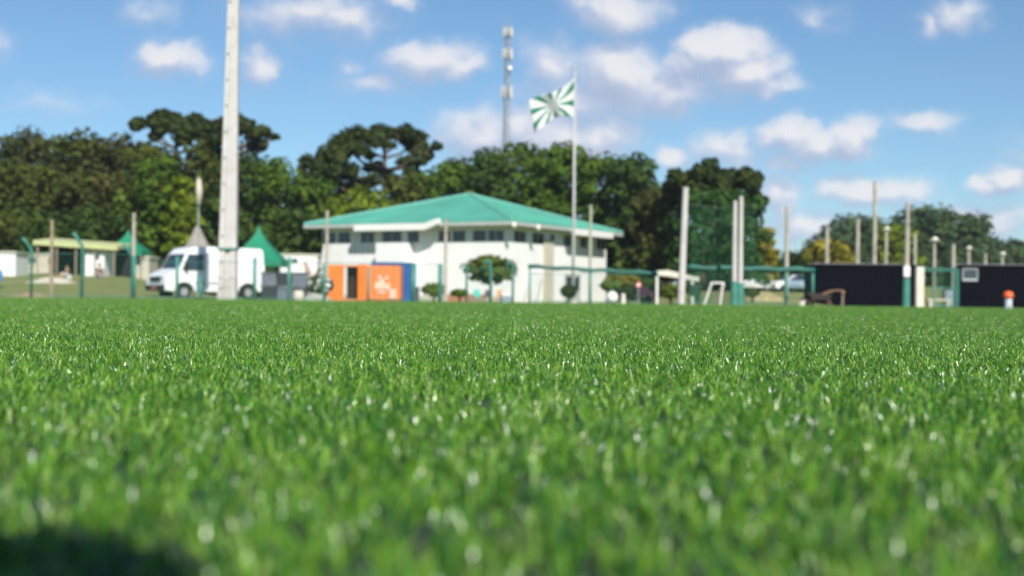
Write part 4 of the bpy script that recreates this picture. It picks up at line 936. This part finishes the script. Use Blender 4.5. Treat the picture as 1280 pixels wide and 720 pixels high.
MB().box((0, 0, .17), (.42, .3, .32)).build('shell', bluegrey, cb, bevel=.02); MB().box((0, 0, .37), (.44, .32, .07)).build('lid', white, cb, bevel=.015); MB().tube([(-.22, 0, .3), (-.22, -.02, .46), (.22, -.02, .46), (.22, 0, .3)], .012, 6).build('handle', white, cb)
# low brick planter along wall
D = 86; xa, xb = X(560, D), X(606, D); MBp = MB().span((xa, D, -.2), (xb, D + .5, .42)); pl = MBp.build('brick_planter', mat('red_brick', (.33, .16, .10), .9, .25, 6)); tag(pl, 'low reddish brick planter along the front of the clubhouse', 'planter')
# training goals (white leaning frames)
def goal(px, D, wpx, top, lean, label, rz=0):
    x = X(px, D, 375); root = empty('training_goal', (x, D, -.05), rz, label=label, cat='goal', group='white training goals'); w_ = S(wpx, D); h = Z(px, top, D); r_ = .034
    MB().tube([(lean, 0, h), (0, .02, 0)], r_, 8).build('upright', white, root); MB().tube([(w_ + lean * .4, 0, h), (w_, .02, 0)], r_, 8).build('upright', white, root)
    MB().tube([(lean - .04, 0, h), (w_ + lean * .4 + .04, 0, h)], r_, 8).build('crossbar', white, root)
    MB().tube([(lean, 0, h), (.1, .9, .03)], .025, 6).build('back_stay', white, root); MB().tube([(w_ + lean * .4, 0, h), (w_ - .1, .9, .03)], .025, 6).build('back_stay', white, root); MB().tube([(.1, .9, .03), (w_ - .1, .9, .03)], .025, 6).build('ground_bar', white, root)
goal(652, 63, 22, 338, .42, 'white training goal with a leaning left upright before the clubhouse side')
goal(880, 56, 20, 352, .3, 'small white training goal between the net poles')
# white ball like boulder, dark box, round sign, low white post
x = X(765, 62, 375); rb = empty('round_tank', (x, 62, -.05), label='white round water tank on the ground right of the slim greenish pole', cat='tank')
MB().ball((0, 0, .3), (.27, .27, .28), 18, 10).build('shell', white, rb, smooth=True); MB().tube([(0, 0, .56), (0, 0, .62)], .09, 10).build('lid', grey, rb)
x = X(779, 60, 375); wp = empty('short_bollard', (x, 60, -.05), label='short pale bollard right of the white round tank', cat='bollard')
MB().tube([(0, 0, 0), (0, 0, .38)], [.12, .09], 10).build('shaft', cream, wp); MB().ball((0, 0, .4), .09).build('cap', cream, wp, smooth=True)
x = X(808, 62, 375); bx_ = empty('black_crate', (x, 62, -.05), label='low black open crate below the round red sign', cat='crate')
m = MB(); m.box((0, 0, .03), (.46, .34, .04)).box((-.22, 0, .17), (.03, .34, .3)).box((.22, 0, .17), (.03, .34, .3)).box((0, -.16, .17), (.41, .03, .3)).box((0, .16, .17), (.41, .03, .3)); m.build('shell', black, bx_)
x = X(798, 72, 370); rs = empty('round_sign', (x, 72, gz(x, 72)), label='small round red and white sign on a thin post', cat='sign'); zs = Z(798, 356, 72) - gz(x, 72)
MB().tube([(0, 0, 0), (0, 0, zs)], .025, 6).build('post', grey, rs); fc = MB().tube([(0, -.03, zs), (0, -.05, zs)], .15, 20).build('sign_face', red, rs); MB().tube([(0, -.051, zs), (0, -.056, zs)], .085, 20).build('sign_centre', white, fc)
# wheelbarrow
x = X(1030, 58, 378); wb = empty('wheelbarrow', (x, 58, -.05), label='old rusty wheelbarrow with curved handles before the left black container', cat='wheelbarrow'); rust = mat('rusty_steel', (.22, .13, .08), .85, .3, 8)
MB().tube([(-.78, -.06, .22), (-.78, .06, .22)], .22, 18).build('wheel', rubber, wb)
MB().add([(-.5, -.25, .3), (.1, -.25, .3), (.1, .25, .3), (-.5, .25, .3), (-.75, -.34, .6), (.3, -.34, .5), (.3, .34, .5), (-.75, .34, .6)], [(0, 3, 2, 1), (0, 1, 5, 4), (1, 2, 6, 5), (2, 3, 7, 6), (3, 0, 4, 7)]).build('tray', mat('dark_steel_tray', (.05, .045, .04), .8, .3), wb)
for s_ in (-1, 1):
    MB().tube([(-.78, s_ * .08, .22), (-.3, s_ * .2, .32), (.0, s_ * .26, .55), (.35, s_ * .28, .68), (.72, s_ * .3, .7)], .028, 7).build('handle', rust, wb, smooth=True); MB().tube([(.15, s_ * .2, .3), (.3, s_ * .24, 0)], .022, 6).build('leg', rust, wb)
x = X(1053, 58, 378); st = empty('wooden_stake', (x, 58, -.05), label='short brown stake with a round knob right of the wheelbarrow', cat='stake'); MB().tube([(0, 0, 0), (.02, 0, .55)], [.045, .035], 7).build('shaft', wood, st); MB().ball((.02, 0, .6), .09).build('knob', rust, st, smooth=True)
x = X(1002, 55, 380); bu = empty('cream_bucket', (x, 55, -.05), label='small cream bucket left of the wheelbarrow', cat='bucket'); MB().tube([(0, 0, 0), (0, 0, .26)], [.11, .15], 14).build('shell', cream, bu); MB().tube([(-.15, 0, .25), (-.1, 0, .36), (.1, 0, .36), (.15, 0, .25)], .008, 5).build('handle', grey, bu)
# orange topped cooler on the turf
x = X(1260.5, 44, 384); ck = empty('water_cooler', (x, 44, 0), label='white drinks cooler with an orange lid standing on the turf at the right', cat='cooler')
h = Z(1260, 364, 44); w_ = S(9, 44) / 2
MB().tube([(0, 0, 0), (0, 0, .02), (0, 0, h * .62)], [w_ * .9, w_, w_], 20).build('body', mat('translucent_white_plastic', (.62, .64, .68), .4, .05), ck, smooth=False)
MB().tube([(0, 0, h * .62), (0, 0, h * .70), (0, 0, h * .9), (0, 0, h)], [w_ * 1.3, w_ * 1.4, w_ * 1.25, w_ * .6], 20).build('lid', mat('bright_orange_plastic', (.85, .13, .03), .4, .05), ck, smooth=True)
MB().box((0, -w_ - .015, h * .15), (.04, .05, .04)).build('tap', rubber, ck)
# concrete bench slab between gate posts
D = 64; xa, xb = X(1158, D), X(1188, D); bch = empty('concrete_bench', (xa, D, gz(xa, D)), label='low pale concrete bench seen through the green gate', cat='bench'); MB().box(((xb - xa) / 2, 0, .36), (xb - xa, .45, .1)).build('seat', beige, bch)
for xx in (.15, xb - xa - .15): MB().box((xx, 0, .155), (.14, .4, .31)).build('leg', beige, bch)

# ------------------------------------------------------------------ people
def person(loc, rz, joints, label, shirt, pants, group=None, hair=(.02, .015, .01), sc_=1.0):
    """one skinned body; joints is a dict of named points"""
    J = joints; chain_ = ['pelvis', 'waist', 'chest', 'neck', 'head0', 'head1']; rad = dict(pelvis=.15, waist=.135, chest=.165, neck=.062, head0=.085, head1=.095, shoulder=.075, elbow=.046, wrist=.032, hand=.04, hip=.1, knee=.066, ankle=.045, toe=.038)
    root = empty('person', loc, rz, label=label, cat='person', group=group)
    names = list(chain_); edges = [(i, i + 1) for i in range(5)]
    for s_ in ('l', 'r'):
        b_ = len(names); names += [s_ + k for k in ('shoulder', 'elbow', 'wrist', 'hand')]; edges += [(2, b_), (b_, b_ + 1), (b_ + 1, b_ + 2), (b_ + 2, b_ + 3)]
        b_ = len(names); names += [s_ + k for k in ('hip', 'knee', 'ankle', 'toe')]; edges += [(0, b_), (b_, b_ + 1), (b_ + 1, b_ + 2), (b_ + 2, b_ + 3)]
    def grow(nm, keys, m_, grow_=1.0, sub=1):
        idx = [names.index(k) for k in keys]; mp = {i: j for j, i in enumerate(idx)}; e = [(mp[a], mp[b_]) for a, b_ in edges if a in mp and b_ in mp]
        me = bpy.data.meshes.new(nm); me.from_pydata([tuple(Vector(J[names[i]]) * sc_) for i in idx], e, []); me.materials.append(m_)
        o = bpy.data.objects.new(nm, me); C.objects.link(o); o.parent = root; sk = o.modifiers.new('skin', 'SKIN')
        if not me.skin_vertices: me.attributes  # made by the modifier data below
        if len(me.skin_vertices) == 0:
            import bmesh; bm = bmesh.new(); bm.from_mesh(me); bm.verts.layers.skin.verify(); bm.to_mesh(me); bm.free()
        for i, k in enumerate(idx):
            kk = names[k]; key = kk if kk in rad else kk[1:]; me.skin_vertices[0].data[i].radius = (rad[key] * grow_ * sc_,) * 2; me.skin_vertices[0].data[i].use_root = (i == 0)
        sk.use_smooth_shade = True; ss = o.modifiers.new('s', 'SUBSURF'); ss.levels = sub; ss.render_levels = sub; return o
    grow('body', names, skin)
    grow('shirt', ['pelvis', 'waist', 'chest', 'lshoulder', 'lelbow', 'rshoulder', 'relbow'], shirt, 1.13)
    grow('trousers', ['pelvis', 'lhip', 'lknee', 'rhip', 'rknee'], pants, 1.16)
    h1 = Vector(J['head1']) * sc_; h0 = Vector(J['head0']) * sc_; up = (h1 - h0).normalized()
    m = MB(); m.ball(h1 + up * .03 + Vector((0, .03, 0)), (.105 * sc_, .11 * sc_, .10 * sc_)); m.build('hair', mat('dark_hair', hair, .8), root, smooth=True)
    return root
def standing():
    J = dict(pelvis=(0, 0, .95), waist=(0, 0, 1.1), chest=(0, 0, 1.32), neck=(0, 0, 1.48), head0=(0, -.01, 1.56), head1=(0, -.01, 1.66))
    for s_, k in (('l', -1), ('r', 1)): J.update({s_ + 'shoulder': (k * .19, 0, 1.4), s_ + 'elbow': (k * .25, .02, 1.12), s_ + 'wrist': (k * .25, -.1, .9), s_ + 'hand': (k * .24, -.13, .82), s_ + 'hip': (k * .1, 0, .9), s_ + 'knee': (k * .11, -.02, .5), s_ + 'ankle': (k * .12, .02, .08), s_ + 'toe': (k * .13, -.14, .04)})
    return J
def sitting():
    J = dict(pelvis=(0, 0, .14), waist=(0, .03, .28), chest=(0, .0, .5), neck=(0, -.02, .66), head0=(0, -.05, .74), head1=(0, -.06, .84))
    for s_, k in (('l', -1), ('r', 1)): J.update({s_ + 'shoulder': (k * .18, 0, .58), s_ + 'elbow': (k * .26, -.1, .38), s_ + 'wrist': (k * .14, -.3, .4), s_ + 'hand': (k * .1, -.36, .42), s_ + 'hip': (k * .12, -.04, .13), s_ + 'knee': (k * .18, -.38, .42), s_ + 'ankle': (k * .14, -.52, .07), s_ + 'toe': (k * .14, -.66, .04)})
    return J
def bending():
    J = standing(); J.update(waist=(0, -.06, 1.06), chest=(0, -.2, 1.22), neck=(0, -.34, 1.3), head0=(0, -.42, 1.33), head1=(0, -.5, 1.38))
    for s_, k in (('l', -1), ('r', 1)): J.update({s_ + 'shoulder': (k * .19, -.26, 1.27), s_ + 'elbow': (k * .24, -.3, .98), s_ + 'wrist': (k * .2, -.42, .76), s_ + 'hand': (k * .18, -.46, .7)})
    return J
def ploc(px, D): x = X(px, D); return (x, D, gz(x, D))
person(ploc(65, 101), .3, standing(), 'person in a white shirt and dark shorts standing before the pale grey hut', cloth_w, cloth_d)
person(ploc(84, 90), -.5, sitting(), 'person in dark clothes sitting on the grass right of the standing one', cloth_d, cloth_w)
person(ploc(124, 92), .6, sitting(), 'person sitting on the grass in front of the small white hut', cloth_d, bluegrey)
person(ploc(151, 99), 1.2, bending(), 'person in a white shirt bending forward beside the smaller green tent', cloth_w, cloth_d)
# the photographer kneels behind the camera: only the shadow falls into the picture
def kneeling():
    J = dict(pelvis=(0, .1, .45), waist=(0, .02, .6), chest=(0, -.1, .82), neck=(0, -.18, .98), head0=(0, -.24, 1.05), head1=(0, -.28, 1.14))
    for s_, k in (('l', -1), ('r', 1)): J.update({s_ + 'shoulder': (k * .2, -.12, .9), s_ + 'elbow': (k * .3, -.2, .62), s_ + 'wrist': (k * .2, -.34, .42), s_ + 'hand': (k * .14, -.4, .34), s_ + 'hip': (k * .12, .08, .42), s_ + 'knee': (k * .2, -.25, .1), s_ + 'ankle': (k * .15, .2, .06), s_ + 'toe': (k * .15, .32, .04)})
    return J
person((.19, -1.03, 0), math.pi, kneeling(), 'person kneeling behind the camera whose shadow falls on the turf', cloth_d, cloth_d)

# ------------------------------------------------------------------ haze
hz = bpy.data.materials.new('thin_haze'); hz.use_nodes = True; n = NT(hz.node_tree); n.n.remove(n.n['Principled BSDF'])
pvn = n.add('ShaderNodeVolumePrincipled'); pvn.inputs['Color'].default_value = (.80, .88, 1, 1); pvn.inputs['Density'].default_value = .00016; pvn.inputs['Anisotropy'].default_value = .0
n.link(pvn.outputs[0], n.n['Material Output'].inputs['Volume'])
tag(MB().span((-420, -60, -3), (420, 420, 62)).build('haze', hz), kind='stuff')
